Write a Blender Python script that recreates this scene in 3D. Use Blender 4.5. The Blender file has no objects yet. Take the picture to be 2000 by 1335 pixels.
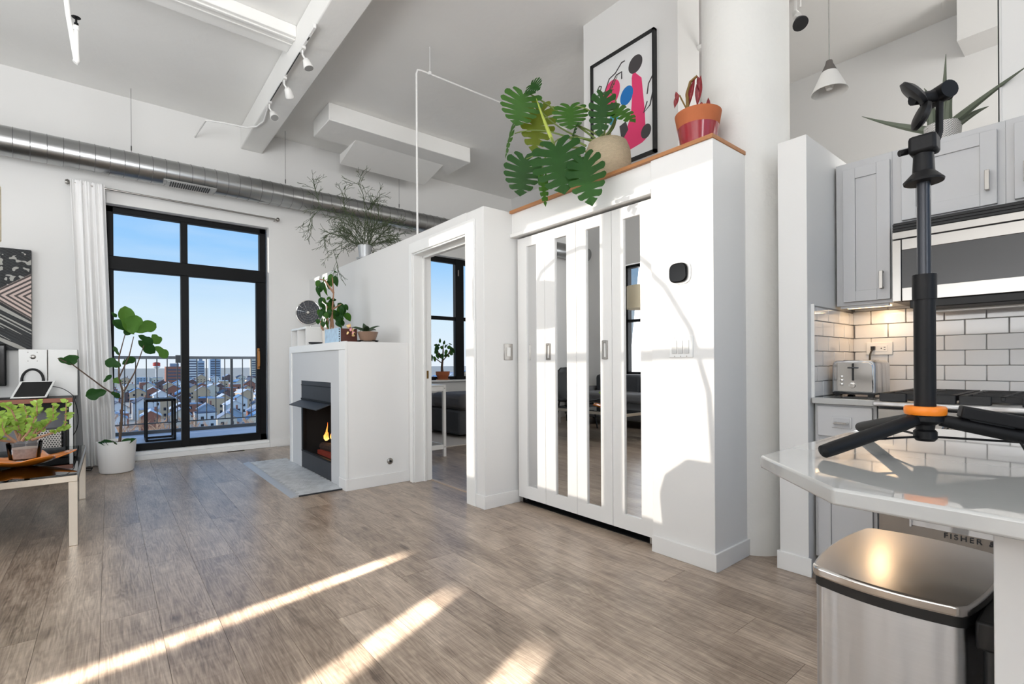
import bpy, bmesh, math, random
from mathutils import Vector, Matrix
random.seed(7)
SC = bpy.context.scene
COL = SC.collection
PI = math.pi

# ------------------------------------------------------------------ camera
F, YAW, ROLL, S, H = 964.49, 0.885566, 0.0064419, 42.156, 1.05
sy_, cy_ = math.sin(YAW), math.cos(YAW)
rgt = Vector((sy_, -cy_, 0)); fwd = Vector((cy_, sy_, 0)); upv = Vector((0, 0, 1))
c_, s_ = math.cos(ROLL), math.sin(ROLL)
rc = rgt*c_ - upv*s_*-1 if False else rgt*c_ + upv*(-s_)
uc = rgt*s_ + upv*c_
bc = -fwd
cam_d = bpy.data.cameras.new('camera'); cam = bpy.data.objects.new('camera', cam_d); COL.objects.link(cam)
cam.matrix_world = Matrix(((rc.x, uc.x, bc.x, 0), (rc.y, uc.y, bc.y, 0), (rc.z, uc.z, bc.z, H), (0, 0, 0, 1)))
cam_d.sensor_width = 36; cam_d.lens = F/2000*36; cam_d.shift_y = S/2000
cam_d.clip_start = .02; cam_d.clip_end = 6000
SC.camera = cam

# ------------------------------------------------------------------ world, sun, daylight, added lamps, exposure
SC.view_settings.view_transform = 'Standard'; SC.view_settings.look = 'None'
SC.view_settings.gamma = 1; SC.view_settings.use_curve_mapping = False
SC.view_settings.exposure = 0.3
w = bpy.data.worlds.new('sky'); SC.world = w; w.use_nodes = True
nt = w.node_tree; nt.nodes.clear()
tc = nt.nodes.new('ShaderNodeTexCoord'); sep = nt.nodes.new('ShaderNodeSeparateXYZ')
rmp = nt.nodes.new('ShaderNodeValToRGB'); bg = nt.nodes.new('ShaderNodeBackground'); wo = nt.nodes.new('ShaderNodeOutputWorld')
nz = nt.nodes.new('ShaderNodeTexNoise'); mp = nt.nodes.new('ShaderNodeMapping'); mx = nt.nodes.new('ShaderNodeMix'); mx.data_type = 'RGBA'
cr2 = nt.nodes.new('ShaderNodeValToRGB')
L = nt.links.new
L(tc.outputs['Generated'], sep.inputs[0]); L(sep.outputs['Z'], rmp.inputs[0])
L(tc.outputs['Generated'], mp.inputs[0]); mp.inputs['Scale'].default_value = (3, 3, 14)
L(mp.outputs[0], nz.inputs['Vector']); nz.inputs['Scale'].default_value = 2.2; nz.inputs['Detail'].default_value = 4
L(nz.outputs[0], cr2.inputs[0]); cr2.color_ramp.elements[0].position = .48; cr2.color_ramp.elements[1].position = .75
cr2.color_ramp.elements[1].color = (.16, .16, .16, 1)
e = rmp.color_ramp.elements
e[0].position = 0.0; e[0].color = (.82, .90, 1.0, 1)
e[1].position = .32; e[1].color = (.25, .54, 1.0, 1)
x = e.new(.09); x.color = (.68, .85, 1.0, 1)
x = e.new(.2); x.color = (.34, .63, 1.0, 1)
x = e.new(1.0); x.color = (.30, .50, .92, 1)
L(rmp.outputs[0], mx.inputs['A']); mx.inputs['B'].default_value = (.9, .95, 1, 1); L(cr2.outputs[0], mx.inputs['Factor'])
L(mx.outputs['Result'], bg.inputs[0]); bg.inputs[1].default_value = .82; L(bg.outputs[0], wo.inputs[0])

SUN = Vector((1, -.43, -.145)).normalized()
def lamp(name, kind, loc, direction=None, energy=10, color=(1, 1, 1), **k):
    ld = bpy.data.lights.new(name, kind); ld.energy = energy; ld.color = color
    for a, b in k.items(): setattr(ld, a, b)
    o = bpy.data.objects.new(name, ld); COL.objects.link(o); o.location = loc
    if direction is not None: o.rotation_euler = Vector(direction).to_track_quat('-Z', 'Y').to_euler()
    return o
lamp('sun', 'SUN', (-8, 7, 5), SUN, 2.8, (1, .93, .83), angle=math.radians(.3))
# daylight entering through the west window
lamp('daylight_west', 'AREA', (-3.1, 4.5, 1.9), (1, -.15, .2), 100, (.93, .97, 1), shape='RECTANGLE', size=2.6, size_y=2.2)
# soft fill lamp added before the solid west wall, not a real window
lamp('fill_west_wall', 'AREA', (-2.38, .6, 1.9), (.5, .1, 1), 135, (.97, .985, 1), shape='RECTANGLE', size=3.4, size_y=2.2)
lamp('fill_south', 'AREA', (-1.0, -2.95, 2.0), (-.12, 1, .30), 95, (.98, .99, 1), shape='RECTANGLE', size=1.6, size_y=2.2, spread=math.radians(105))  # fill lamp added outside an invented window behind the camera
GL = Vector((-1, -.43, -.145))
for gy_, gw_, gd in ((2.70, .085, Vector((-1, -.20, -.15))), (2.407, .114, GL), (1.813, .122, GL)):
    # narrow lamps added before the mirror doors, standing in for reflected sunlight
    lamp('added_mirror_glint', 'AREA', (2.28, gy_+.43*.0, 1.03), gd, 14, (1, .93, .83), shape='RECTANGLE', size=gw_, size_y=1.72, spread=math.radians(2.5))
lamp('fill_hall', 'AREA', (4.5, -2.5, 2.9), (.1, 1, .5), 110, (1, .99, .97), shape='RECTANGLE', size=1.8, size_y=1.6)  # fill lamp added at the hall end; no window stands there

# ------------------------------------------------------------------ materials
def srgb(r, g, b):
    f = lambda c: (c/255/12.92) if c/255 <= .04045 else ((c/255+.055)/1.055)**2.4
    return (f(r), f(g), f(b), 1)
MATS = {}
def mat(name, col, rough=.5, metal=0, noise=0, scale=8, bump=0, bscale=40, spec=.5, emit=None, estr=0, aniso=None, coat=0, stretch=None):
    if name in MATS: return MATS[name]
    m = bpy.data.materials.new(name); m.use_nodes = True; t = m.node_tree; p = t.nodes['Principled BSDF']
    p.inputs['Base Color'].default_value = col; p.inputs['Roughness'].default_value = rough; p.inputs['Metallic'].default_value = metal
    p.inputs['Specular IOR Level'].default_value = spec; p.inputs['Coat Weight'].default_value = coat
    if emit: p.inputs['Emission Color'].default_value = emit; p.inputs['Emission Strength'].default_value = estr
    co = t.nodes.new('ShaderNodeTexCoord'); src = co.outputs['Object']
    if stretch:
        mpn = t.nodes.new('ShaderNodeMapping'); mpn.inputs['Scale'].default_value = stretch; t.links.new(src, mpn.inputs[0]); src = mpn.outputs[0]
    if noise:
        n = t.nodes.new('ShaderNodeTexNoise'); n.inputs['Scale'].default_value = scale; n.inputs['Detail'].default_value = 5
        t.links.new(src, n.inputs['Vector'])
        mix = t.nodes.new('ShaderNodeMix'); mix.data_type = 'RGBA'
        mix.inputs['A'].default_value = tuple(c*(1-noise) for c in col[:3])+(1,); mix.inputs['B'].default_value = tuple(min(1, c*(1+noise)) for c in col[:3])+(1,)
        t.links.new(n.outputs[0], mix.inputs['Factor']); t.links.new(mix.outputs['Result'], p.inputs['Base Color'])
    if bump:
        n2 = t.nodes.new('ShaderNodeTexNoise'); n2.inputs['Scale'].default_value = bscale; n2.inputs['Detail'].default_value = 4
        t.links.new(src, n2.inputs['Vector'])
        b = t.nodes.new('ShaderNodeBump'); b.inputs['Strength'].default_value = bump; b.inputs['Distance'].default_value = .01
        t.links.new(n2.outputs[0], b.inputs['Height']); t.links.new(b.outputs[0], p.inputs['Normal'])
    MATS[name] = m; return m

WALL = mat('wall_paint', srgb(226, 225, 223), .6, noise=.02, scale=1.5, bump=.04, bscale=60)
CEIL = mat('painted_concrete', srgb(238, 237, 234), .75, noise=.03, scale=2.5, bump=.35, bscale=9)
COLM = mat('column_plaster', srgb(226, 225, 221), .6, noise=.03, scale=3, bump=.6, bscale=14)
TRIM = mat('white_trim', srgb(234, 233, 231), .38)
CASE = mat('white_gloss', srgb(238, 238, 236), .3)
BLACK = mat('black_aluminium', srgb(11, 12, 14), .5, spec=.2)
BLACKM = mat('black_matte', srgb(17, 17, 18), .55)
DARK = mat('dark_steel', srgb(62, 63, 66), .45, .6, noise=.15, scale=10)
FIREB = mat('firebox_black', srgb(14, 13, 13), .8)
def steel(name, col, rough, axis):
    m = mat(name, col, rough, 1, noise=.05, scale=5, stretch=(60, 60, 1) if axis == 'X' else (1, 1, 60)); p = m.node_tree.nodes['Principled BSDF']
    t = m.node_tree.nodes.new('ShaderNodeTangent'); t.direction_type = 'RADIAL'; t.axis = 'Z'
    m.node_tree.links.new(t.outputs[0], p.inputs['Tangent']); 
    bn = m.node_tree.nodes.new('ShaderNodeTexNoise'); bn.inputs['Scale'].default_value = 1; bn.inputs['Detail'].default_value = 2; co_ = m.node_tree.nodes.new('ShaderNodeTexCoord'); mq = m.node_tree.nodes.new('ShaderNodeMapping'); mq.inputs['Scale'].default_value = (8, 8, .15)
    m.node_tree.links.new(co_.outputs['Object'], mq.inputs[0]); m.node_tree.links.new(mq.outputs[0], bn.inputs['Vector']); bu = m.node_tree.nodes.new('ShaderNodeBump'); bu.inputs['Strength'].default_value = .8; bu.inputs['Distance'].default_value = .035
    m.node_tree.links.new(bn.outputs[0], bu.inputs['Height']); m.node_tree.links.new(bu.outputs[0], p.inputs['Normal']); p.inputs['Anisotropic'].default_value = .92; p.inputs['Anisotropic Rotation'].default_value = .25
    return m
STEEL = steel('brushed_steel', srgb(205, 205, 206), .36, 'Z')
STEELH = mat('brushed_steel_level', srgb(164, 161, 157), .26, 1, noise=.05, scale=6, stretch=(60, 1, 1))
CHROME = mat('chrome', srgb(215, 213, 210), .08, 1)
NICKEL = mat('satin_nickel', srgb(164, 160, 155), .3, 1)
GALV = mat('galvanised_steel', srgb(165, 166, 166), .28, 1, noise=.12, scale=3)
GALVD = mat('galvanised_seam', srgb(130, 131, 131), .4, 1)
MIRROR = mat('mirror_glass', (.74, .74, .74, 1), .0, 1)
QUARTZ = mat('white_quartz', srgb(182, 182, 180), .03, noise=.02, scale=30, spec=.9, coat=.5)
CAB = mat('grey_cabinet_paint', srgb(194, 194, 195), .4)
TILE = mat('white_glazed_tile', srgb(226, 224, 222), .07, noise=.015, scale=3)
GROUT = mat('grey_grout', srgb(150, 147, 144), .9)
WOODL = mat('oiled_oak', srgb(178, 122, 76), .45, noise=.25, scale=3, stretch=(12, 1, 12))
WOODR = mat('red_brown_wood', srgb(150, 84, 56), .4, noise=.25, scale=3, stretch=(1, 10, 10))
TERRA = mat('terracotta', srgb(178, 100, 60), .8, noise=.12, scale=9)
GLAZE = mat('red_glaze', srgb(150, 26, 40), .12, coat=.8)
SOIL = mat('soil', srgb(52, 40, 32), .95, noise=.4, scale=40)
def leafmat(name, col, thru, k=.3, rough=.45, noise=.28):
    m = mat(name, col, rough, noise=noise, scale=5, spec=.18); t = m.node_tree; o = t.nodes['Material Output']; p = t.nodes['Principled BSDF']
    tr = t.nodes.new('ShaderNodeBsdfTranslucent'); tr.inputs[0].default_value = thru; mx = t.nodes.new('ShaderNodeMixShader'); mx.inputs[0].default_value = k
    t.links.new(p.outputs[0], mx.inputs[1]); t.links.new(tr.outputs[0], mx.inputs[2]); t.links.new(mx.outputs[0], o.inputs['Surface']); return m
LEAFD = leafmat('leaf_dark', srgb(34, 70, 30), srgb(84, 130, 40), .15)
LEAFM = leafmat('leaf_green', srgb(52, 92, 34), srgb(110, 160, 50), .22)
LEAFLIT = leafmat('leaf_fig_backlit', srgb(74, 116, 46), srgb(140, 180, 70), .4)  # lighter fig leaf; back-light is put into the colour and translucency
LEAFY = leafmat('leaf_yellow_green', srgb(98, 112, 30), srgb(150, 170, 50), .3)
LEAFG = mat('leaf_grey_green', srgb(88, 104, 78), .5, noise=.2, scale=6)
LEAFR = mat('leaf_red', srgb(128, 34, 40), .45, noise=.4, scale=8)
JADE_M = leafmat('leaf_jade', srgb(150, 182, 86), srgb(190, 210, 90), .3)
STEM = mat('stem_green', srgb(110, 128, 62), .5, noise=.2)
BARK = mat('bark', srgb(92, 74, 62), .8, noise=.25, scale=12)
BARKL = mat('pale_bark', srgb(160, 122, 96), .8, noise=.25, scale=12)
TWIG = mat('twig_green', srgb(66, 78, 50), .6, noise=.2)
WHITEP = mat('white_plastic', srgb(232, 231, 228), .35)
PORC = mat('white_ceramic', srgb(234, 233, 231), .45)
ORANGE = mat('orange_plastic', srgb(240, 132, 24), .4)
LINEN = mat('white_linen', srgb(240, 239, 238), .9, bump=.05, bscale=200)
BASK = mat('woven_basket', srgb(196, 178, 150), .9, noise=.2, scale=40, bump=1.0, bscale=90, stretch=(1, 1, 2.5))
MARBLE = mat('grey_marble', srgb(196, 198, 199), .45, noise=.42, scale=11)
CLAY = mat('grey_stone_panel', srgb(208, 209, 210), .5, noise=.02, scale=3)
CHAR = mat('charcoal_fabric', srgb(70, 72, 76), .95, noise=.15, scale=30)
GREYF = mat('grey_fabric', srgb(112, 112, 114), .95, noise=.1, scale=30)
SHADE_WARM = mat('sunwarmed_lampshade', srgb(238, 226, 196), .8)  # pale shade; the gold of sunlight through it is put into the colour
def pane_mat():
    m = bpy.data.materials.new('window_glass'); m.use_nodes = True; t = m.node_tree; t.nodes.clear()
    o = t.nodes.new('ShaderNodeOutputMaterial'); a = t.nodes.new('ShaderNodeBsdfTransparent'); g = t.nodes.new('ShaderNodeBsdfGlossy')
    g.inputs['Roughness'].default_value = .0; mix = t.nodes.new('ShaderNodeMixShader'); f = t.nodes.new('ShaderNodeFresnel'); f.inputs[0].default_value = 1.12
    a.inputs[0].default_value = (.97, .985, .98, 1)
    t.links.new(f.outputs[0], mix.inputs[0]); t.links.new(a.outputs[0], mix.inputs[1]); t.links.new(g.outputs[0], mix.inputs[2]); t.links.new(mix.outputs[0], o.inputs[0])
    return m
GLASS = pane_mat()
def glass_tint(name, tint, ior=1.4):
    m = pane_mat(); m.name = name
    for n in m.node_tree.nodes:
        if n.type == 'BSDF_TRANSPARENT': n.inputs[0].default_value = tint
        if n.type == 'FRESNEL': n.inputs[0].default_value = ior
    return m
TABLEG = glass_tint('smoked_table_glass', (.42, .47, .46, 1), 1.5)
BOWLG = glass_tint('clear_bowl_glass', (.92, .90, .89, 1), 1.3)
ORANGEG = mat('amber_glass', srgb(214, 122, 36), .12, noise=.35, scale=14, coat=.5)

def plank_mat():
    m = bpy.data.materials.new('oak_plank'); m.use_nodes = True; t = m.node_tree; p = t.nodes['Principled BSDF']; N = t.nodes.new; K = t.links.new
    co = N('ShaderNodeTexCoord'); oi = N('ShaderNodeObjectInfo'); ml = N('ShaderNodeVectorMath'); ml.operation = 'MULTIPLY_ADD'
    cmb = N('ShaderNodeCombineXYZ'); mt = N('ShaderNodeMath'); mt.operation = 'MULTIPLY'; mt.inputs[1].default_value = 57.0
    K(oi.outputs['Random'], mt.inputs[0]); K(mt.outputs[0], cmb.inputs[0]); K(mt.outputs[0], cmb.inputs[1])
    ml.inputs[1].default_value = (1, 1, 1); K(co.outputs['Object'], ml.inputs[0]); K(cmb.outputs[0], ml.inputs[2])
    def mapping(sx, sy, sz):
        q = N('ShaderNodeMapping'); q.inputs['Scale'].default_value = (sx, sy, sz); K(ml.outputs[0], q.inputs[0]); return q
    big = N('ShaderNodeTexNoise'); big.inputs['Scale'].default_value = 1; big.inputs['Detail'].default_value = 2; K(mapping(7, 1.6, 1).outputs[0], big.inputs['Vector'])
    # growth rings: bands of a stretched noise field
    mm = N('ShaderNodeMath'); mm.operation = 'MULTIPLY'; mm.inputs[1].default_value = 26; K(big.outputs[0], mm.inputs[0])
    sn = N('ShaderNodeMath'); sn.operation = 'SINE'; K(mm.outputs[0], sn.inputs[0])
    fine = N('ShaderNodeTexNoise'); fine.inputs['Scale'].default_value = 1; fine.inputs['Detail'].default_value = 6; fine.inputs['Roughness'].default_value = .7
    K(mapping(150, 5, 1).outputs[0], fine.inputs['Vector'])
    med = N('ShaderNodeTexNoise'); med.inputs['Scale'].default_value = 1; med.inputs['Detail'].default_value = 3; K(mapping(9, 2.2, 1).outputs[0], med.inputs['Vector'])
    vor = N('ShaderNodeTexVoronoi'); vor.inputs['Scale'].default_value = 1; K(mapping(4.2, 1.5, 1).outputs[0], vor.inputs['Vector'])
    kr = N('ShaderNodeValToRGB'); K(vor.outputs['Distance'], kr.inputs[0]); kr.color_ramp.elements[0].position = .03; kr.color_ramp.elements[0].color = (1, 1, 1, 1); kr.color_ramp.elements[1].position = .11; kr.color_ramp.elements[1].color = (0, 0, 0, 1)
    def lin(a, k, b):
        q = N('ShaderNodeMath'); q.operation = 'MULTIPLY_ADD'; K(a, q.inputs[0]); q.inputs[1].default_value = k
        if isinstance(b, float): q.inputs[2].default_value = b
        else: K(b, q.inputs[2])
        return q.outputs[0]
    cath = N('ShaderNodeTexNoise'); cath.inputs['Scale'].default_value = 1; cath.inputs['Detail'].default_value = 3; K(mapping(11, 1.1, 1).outputs[0], cath.inputs['Vector'])
    cm_ = N('ShaderNodeMath'); cm_.operation = 'MULTIPLY'; cm_.inputs[1].default_value = 110; K(cath.outputs[0], cm_.inputs[0])
    cs_ = N('ShaderNodeMath'); cs_.operation = 'SINE'; K(cm_.outputs[0], cs_.inputs[0])
    saw = N('ShaderNodeTexNoise'); saw.inputs['Scale'].default_value = 1; saw.inputs['Detail'].default_value = 2; K(mapping(4, 46, 1).outputs[0], saw.inputs['Vector'])
    v = lin(sn.outputs[0], .035, .0); v = lin(cs_.outputs[0], .045, v); v = lin(fine.outputs[0], .62, v); v = lin(med.outputs[0], .36, v); v = lin(saw.outputs[0], .12, v); v = lin(oi.outputs['Random'], .12, v); v = lin(kr.outputs[0], -.22, v)
    r = N('ShaderNodeValToRGB'); K(v, r.inputs[0]); el = r.color_ramp.elements
    el[0].position = .36; el[0].color = srgb(94, 78, 66); el[1].position = .92; el[1].color = srgb(222, 204, 184)
    q = el.new(.55); q.color = srgb(146, 128, 112); q = el.new(.74); q.color = srgb(184, 166, 148)
    K(r.outputs[0], p.inputs['Base Color'])
    rr = N('ShaderNodeMapRange'); K(fine.outputs[0], rr.inputs[0]); p.inputs['Coat Weight'].default_value = .25; p.inputs['Coat Roughness'].default_value = .28; rr.inputs[3].default_value = .26; rr.inputs[4].default_value = .42; K(rr.outputs[0], p.inputs['Roughness'])
    b = N('ShaderNodeBump'); b.inputs['Strength'].default_value = .12; b.inputs['Distance'].default_value = .002; K(fine.outputs[0], b.inputs['Height']); K(b.outputs[0], p.inputs['Normal'])
    return m
PLANK = plank_mat()

# ------------------------------------------------------------------ mesh building helpers
class MB:
    def __init__(s): s.v = []; s.f = []
    def add(s, vs, fs):
        n = len(s.v); s.v += [Vector(q) for q in vs]; s.f += [tuple(i+n for i in f) for f in fs]; return s
    def box(s, x0, x1, y0, y1, z0, z1):
        return s.add([(x0, y0, z0), (x1, y0, z0), (x1, y1, z0), (x0, y1, z0), (x0, y0, z1), (x1, y0, z1), (x1, y1, z1), (x0, y1, z1)],
                     [(0, 3, 2, 1), (4, 5, 6, 7), (0, 1, 5, 4), (1, 2, 6, 5), (2, 3, 7, 6), (3, 0, 4, 7)])
    def prism(s, poly, axis, a, b):      # poly of 2D points in the other two axes (cyclic order)
        def P(q, h): return {'x': (h, q[0], q[1]), 'y': (q[0], h, q[1]), 'z': (q[0], q[1], h)}[axis]
        n = len(poly); vs = [P(q, a) for q in poly]+[P(q, b) for q in poly]
        fs = [tuple(range(n))[::-1], tuple(range(n, 2*n))]+[(i, (i+1) % n, n+(i+1) % n, n+i) for i in range(n)]
        return s.add(vs, fs)
    def tube(s, pts, r, n=8, cap=True):
        pts = [Vector(p) for p in pts]; rs = r if isinstance(r, (list, tuple)) else [r]*len(pts)
        base = len(s.v); prev = None
        for i, p in enumerate(pts):
            d = (pts[min(i+1, len(pts)-1)]-pts[max(i-1, 0)]).normalized()
            if prev is None:
                a = d.orthogonal().normalized()
            else:
                a = (prev - d*prev.dot(d))
                a = a.normalized() if a.length > 1e-6 else d.orthogonal().normalized()
            prev = a; b = d.cross(a)
            for k in range(n):
                t = 2*PI*k/n; s.v.append(p+(a*math.cos(t)+b*math.sin(t))*rs[i])
        for i in range(len(pts)-1):
            for k in range(n):
                s.f.append((base+i*n+k, base+i*n+(k+1) % n, base+(i+1)*n+(k+1) % n, base+(i+1)*n+k))
        if cap:
            s.f.append(tuple(base+k for k in range(n))[::-1]); s.f.append(tuple(base+(len(pts)-1)*n+k for k in range(n)))
        return s
    def lathe(s, prof, cx, cy, n=32, cz=0, axis='z', sx=1, sy=1):
        base = len(s.v)
        for r, z in prof:
            for k in range(n):
                t = 2*PI*k/n; a, b = r*math.cos(t)*sx, r*math.sin(t)*sy
                s.v.append(Vector((cx+a, cy+b, cz+z)) if axis == 'z' else Vector((cx+z, cy+a, cz+b)) if axis == 'x' else Vector((cx+a, cy+z, cz+b)))
        for i in range(len(prof)-1):
            for k in range(n):
                s.f.append((base+i*n+k, base+i*n+(k+1) % n, base+(i+1)*n+(k+1) % n, base+(i+1)*n+k))
        if prof[0][0] > 1e-5: s.f.append(tuple(base+k for k in range(n))[::-1])
        if prof[-1][0] > 1e-5: s.f.append(tuple(base+(len(prof)-1)*n+k for k in range(n)))
        return s
    def disc(s, c, nrm, r, n=24, rx=None):
        nrm = Vector(nrm).normalized(); a = nrm.orthogonal().normalized(); b = nrm.cross(a)
        base = len(s.v); s.v += [Vector(c)+a*math.cos(2*PI*k/n)*r+b*math.sin(2*PI*k/n)*r for k in range(n)]
        s.f.append(tuple(base+k for k in range(n))); return s
    def mesh(s, name, m, origin=(0, 0, 0), smooth=True):
        o = Vector(origin); me = bpy.data.meshes.new(name); me.from_pydata([v-o for v in s.v], [], s.f)
        bm = bmesh.new(); bm.from_mesh(me); bmesh.ops.remove_doubles(bm, verts=bm.verts, dist=1e-6); bmesh.ops.recalc_face_normals(bm, faces=bm.faces); bm.to_mesh(me); bm.free()
        if m: me.materials.append(m)
        if smooth:
            me.shade_smooth(); me.set_sharp_from_angle(angle=math.radians(35))
        return me
    def build(s, name, m, parent=None, bevel=0, smooth=True, seg=2, **props):
        org = ORG.get(parent.name, Vector((0, 0, 0))) if parent else Vector((0, 0, 0))
        o = bpy.data.objects.new(name, s.mesh(name, m, org, smooth)); COL.objects.link(o)
        if parent: o.parent = parent; ORG[o.name] = org
        if bevel:
            md = o.modifiers.new('bevel', 'BEVEL'); md.width = bevel; md.segments = seg; md.limit_method = 'ANGLE'; md.angle_limit = math.radians(40)
        for k, v in props.items(): o[k] = v
        return o
ORG = {}
def box(*a): return MB().box(*a)
def thing(name, label, cat, loc=(0, 0, 0), group=None):
    o = bpy.data.objects.new(name, None); COL.objects.link(o); o.location = loc; o.empty_display_size = .1
    o['label'] = label; o['category'] = cat
    if group: o['group'] = group
    ORG[o.name] = Vector(loc); return o
def tag(o, label, cat, group=None, kind=None):
    o['label'] = label; o['category'] = cat
    if group: o['group'] = group
    if kind: o['kind'] = kind
    return o
def struct(name, mb, m, label=None, bevel=0, parent=None, smooth=True):
    o = mb.build(name, m, parent, bevel, smooth)
    if not parent: o['kind'] = 'structure'; o['category'] = name.split('_')[0]
    if label: o['label'] = label
    return o
def place(name, mesh, M, parent):
    o = bpy.data.objects.new(name, mesh); COL.objects.link(o)
    org = ORG.get(parent.name, Vector((0, 0, 0))); o.parent = parent; o.matrix_basis = Matrix.Translation(-org) @ M; return o

# leaves: unit leaf along +x (0..1), width along y (-.5...5), facing +z
def leaf_mesh(name, m, shape='ovate', droop=.12, fold=.12, n=9, k=3):
    mb = MB(); vs = []; fs = []
    for i in range(n+1):
        t = i/n
        if shape == 'ovate': wd = math.sin(PI*min(1, t**.75))**.8 if 0 < t < 1 else 0
        elif shape == 'fiddle': wd = (math.sin(PI*t)**.6)*(.62+.5*t-.25*math.exp(-((t-.4)/.12)**2)) if 0 < t < 1 else 0
        elif shape == 'lance': wd = math.sin(PI*t)**1.2 if 0 < t < 1 else 0
        elif shape == 'spike': wd = (1-t)**.8
        else: wd = 1
        wd = max(wd, .012)
        for j in range(-k, k+1):
            f = j/k; vs.append((t, f*.5*wd, -droop*t*t*1.3+fold*abs(f)*wd*.5+.02*math.sin(9*t)*abs(f)))
    W = 2*k+1
    for i in range(n):
        for j in range(W-1): fs.append((i*W+j, (i+1)*W+j, (i+1)*W+j+1, i*W+j+1))
    return mb.add(vs, fs).mesh(name, m)
def monstera_mesh(name, m, seed=0):
    """split-leaf blade: heart outline, deep narrow slits between the lobes"""
    rnd = random.Random(seed); mb = MB()
    key = [(0, -.13, .07), (.10, -.19, .25), (.22, -.08, .44), (.36, .16, .53), (.50, .38, .52), (.64, .60, .44), (.80, .82, .28), (1, 1.0, .0)]
    def outl(u):
        for (a, x0, y0), (b, x1, y1) in zip(key, key[1:]):
            if u <= b:
                f = (u-a)/(b-a); return x0+(x1-x0)*f, y0+(y1-y0)*f
        return 1.0, 0.0
    cuts = [0, .17, .32, .46, .59, .71, .84, 1.0]
    for sgn in (-1, 1):
        for kx in range(len(cuts)-1):
            a, b = cuts[kx], cuts[kx+1]; R, Cc = 6, 4; vs = []; fs = []
            s0 = rnd.uniform(.24, .4); gw = rnd.uniform(.09, .15)
            for i in range(R+1):
                f = i/R; op = max(0, (f-s0)/(1-s0)); g = gw*(b-a)*min(1, op*2.5)
                aa = a+(g if kx > 0 else 0); bb = b-(g if kx < len(cuts)-2 else 0)
                for c in range(Cc+1):
                    q = c/Cc; u = aa+(bb-aa)*q; ox, oy = outl(u); mx_ = u**1.15*.98; ff = f*(1-.10*(2*q-1)**2*f)
                    xx = mx_*(1-ff)+ox*ff; yy = oy*ff
                    zz = -.30*yy*yy-.12*(xx-.3)**2+.10*yy+.012*math.sin(7*PI*u)*ff
                    vs.append((xx, sgn*yy, zz))
            W = Cc+1
            for i in range(R):
                for c in range(Cc): fs.append((i*W+c, i*W+c+1, (i+1)*W+c+1, (i+1)*W+c))
            mb.add(vs, fs)
    me = mb.mesh(name, m); return me
def leaf_matrix(base, tip, width, normal):
    b, t = Vector(base), Vector(tip); x = t-b; ln = x.length; x = x/ln; z = Vector(normal); z = z-x*z.dot(x)
    if z.length < 1e-4: z = x.orthogonal()
    z.normalize(); y = z.cross(x); zs = (ln+width)/2
    return Matrix(((x.x*ln, y.x*width, z.x*zs, b.x), (x.y*ln, y.y*width, z.y*zs, b.y), (x.z*ln, y.z*width, z.z*zs, b.z), (0, 0, 0, 1)))
def bez(a, b, c, n=8):
    a, b, c = Vector(a), Vector(b), Vector(c); return [a*(1-t)**2+b*2*t*(1-t)+c*t*t for t in [i/n for i in range(n+1)]]

# ------------------------------------------------------------------ structure: floor and planks
floor = struct('floor', box(-2.75, 5.8, -2.8, 7.05, -.12, -.012), PLANK, 'grey-brown oak plank floor running through the whole loft')
PW, PL = .19, 1.52
def plank_mesh(wd, ln):
    return box(-wd/2, wd/2, -ln/2, ln/2, -.012, 0).mesh('plank', PLANK, smooth=False)
pm = plank_mesh(PW-.0012, PL-.0014)
rnd = random.Random(3)
nplank = 0
for ci in range(43):
    xc = -2.5+PW*(ci+.5)
    y = -1.2-rnd.uniform(0, 1)*PL
    while y < 6.85:
        a, b = y, min(y+PL, 6.86)
        y += PL
        if b-a < .1: continue
        if xc > 3.3 and b < 3.0: continue
        if xc > 2.55 and 1.4 < a and b < 2.9: continue
        if xc < -1.2 and b < 1.5: continue
        if xc > 5.0: continue
        if b < -.4: continue
        me = pm if abs(b-a-PL) < 1e-4 else plank_mesh(PW-.0012, b-a-.0014)
        o = bpy.data.objects.new('plank', me); COL.objects.link(o); o.parent = floor; o.location = (xc, (a+b)/2, 0); nplank += 1

# ------------------------------------------------------------------ structure: shell
wn = MB()
wn.box(-2.75, -.02, 6.87, 7.07, -.1, 4.1).box(-.02, 1.60, 6.87, 7.07, 2.81, 4.1).box(1.60, 3.2, 6.87, 7.07, -.1, 4.1)
wn.box(3.2, 5.2, 6.87, 7.07, -.1, .79).box(3.2, 5.2, 6.87, 7.07, 2.80, 4.1).box(5.2, 5.8, 6.87, 7.07, -.1, 4.1)
struct('wall_north', wn, WALL, 'white wall with the balcony door and the bedroom window')
ww = MB()
ww.box(-2.75, -2.5, -2.8, 3.35, -.1, 4.1).box(-2.75, -2.5, 5.74, 6.87, -.1, 4.1).box(-2.75, -2.5, 3.35, 5.74, -.1, .84).box(-2.75, -2.5, 3.35, 5.74, 2.84, 4.1)
struct('wall_west', ww, WALL, 'white wall holding the sunny window seen in the mirrors')
wsx = MB()
wsx.box(-2.5, -1.7, -2.8, -2.6, -.1, 4.1).box(2.9, 5.62, -2.8, -2.6, -.1, 4.1).box(-1.7, 2.9, -2.8, -2.6, -.1, .8).box(-1.7, 2.9, -2.8, -2.6, 3.3, 4.1)
struct('wall_south', wsx, WALL, 'white wall behind the camera with an added window opening')
struct('wall_east', MB().box(5.62, 5.8, -2.6, 6.87, -.1, 4.1).box(5.3, 5.62, -2.6, .80, 3.62, 4.0), WALL, 'far white wall with a soffit above the kitchen')
struct('ceiling', box(-2.75, 5.8, -2.8, 7.07, 4.0, 4.15), CEIL, 'rough white painted concrete ceiling')
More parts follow.
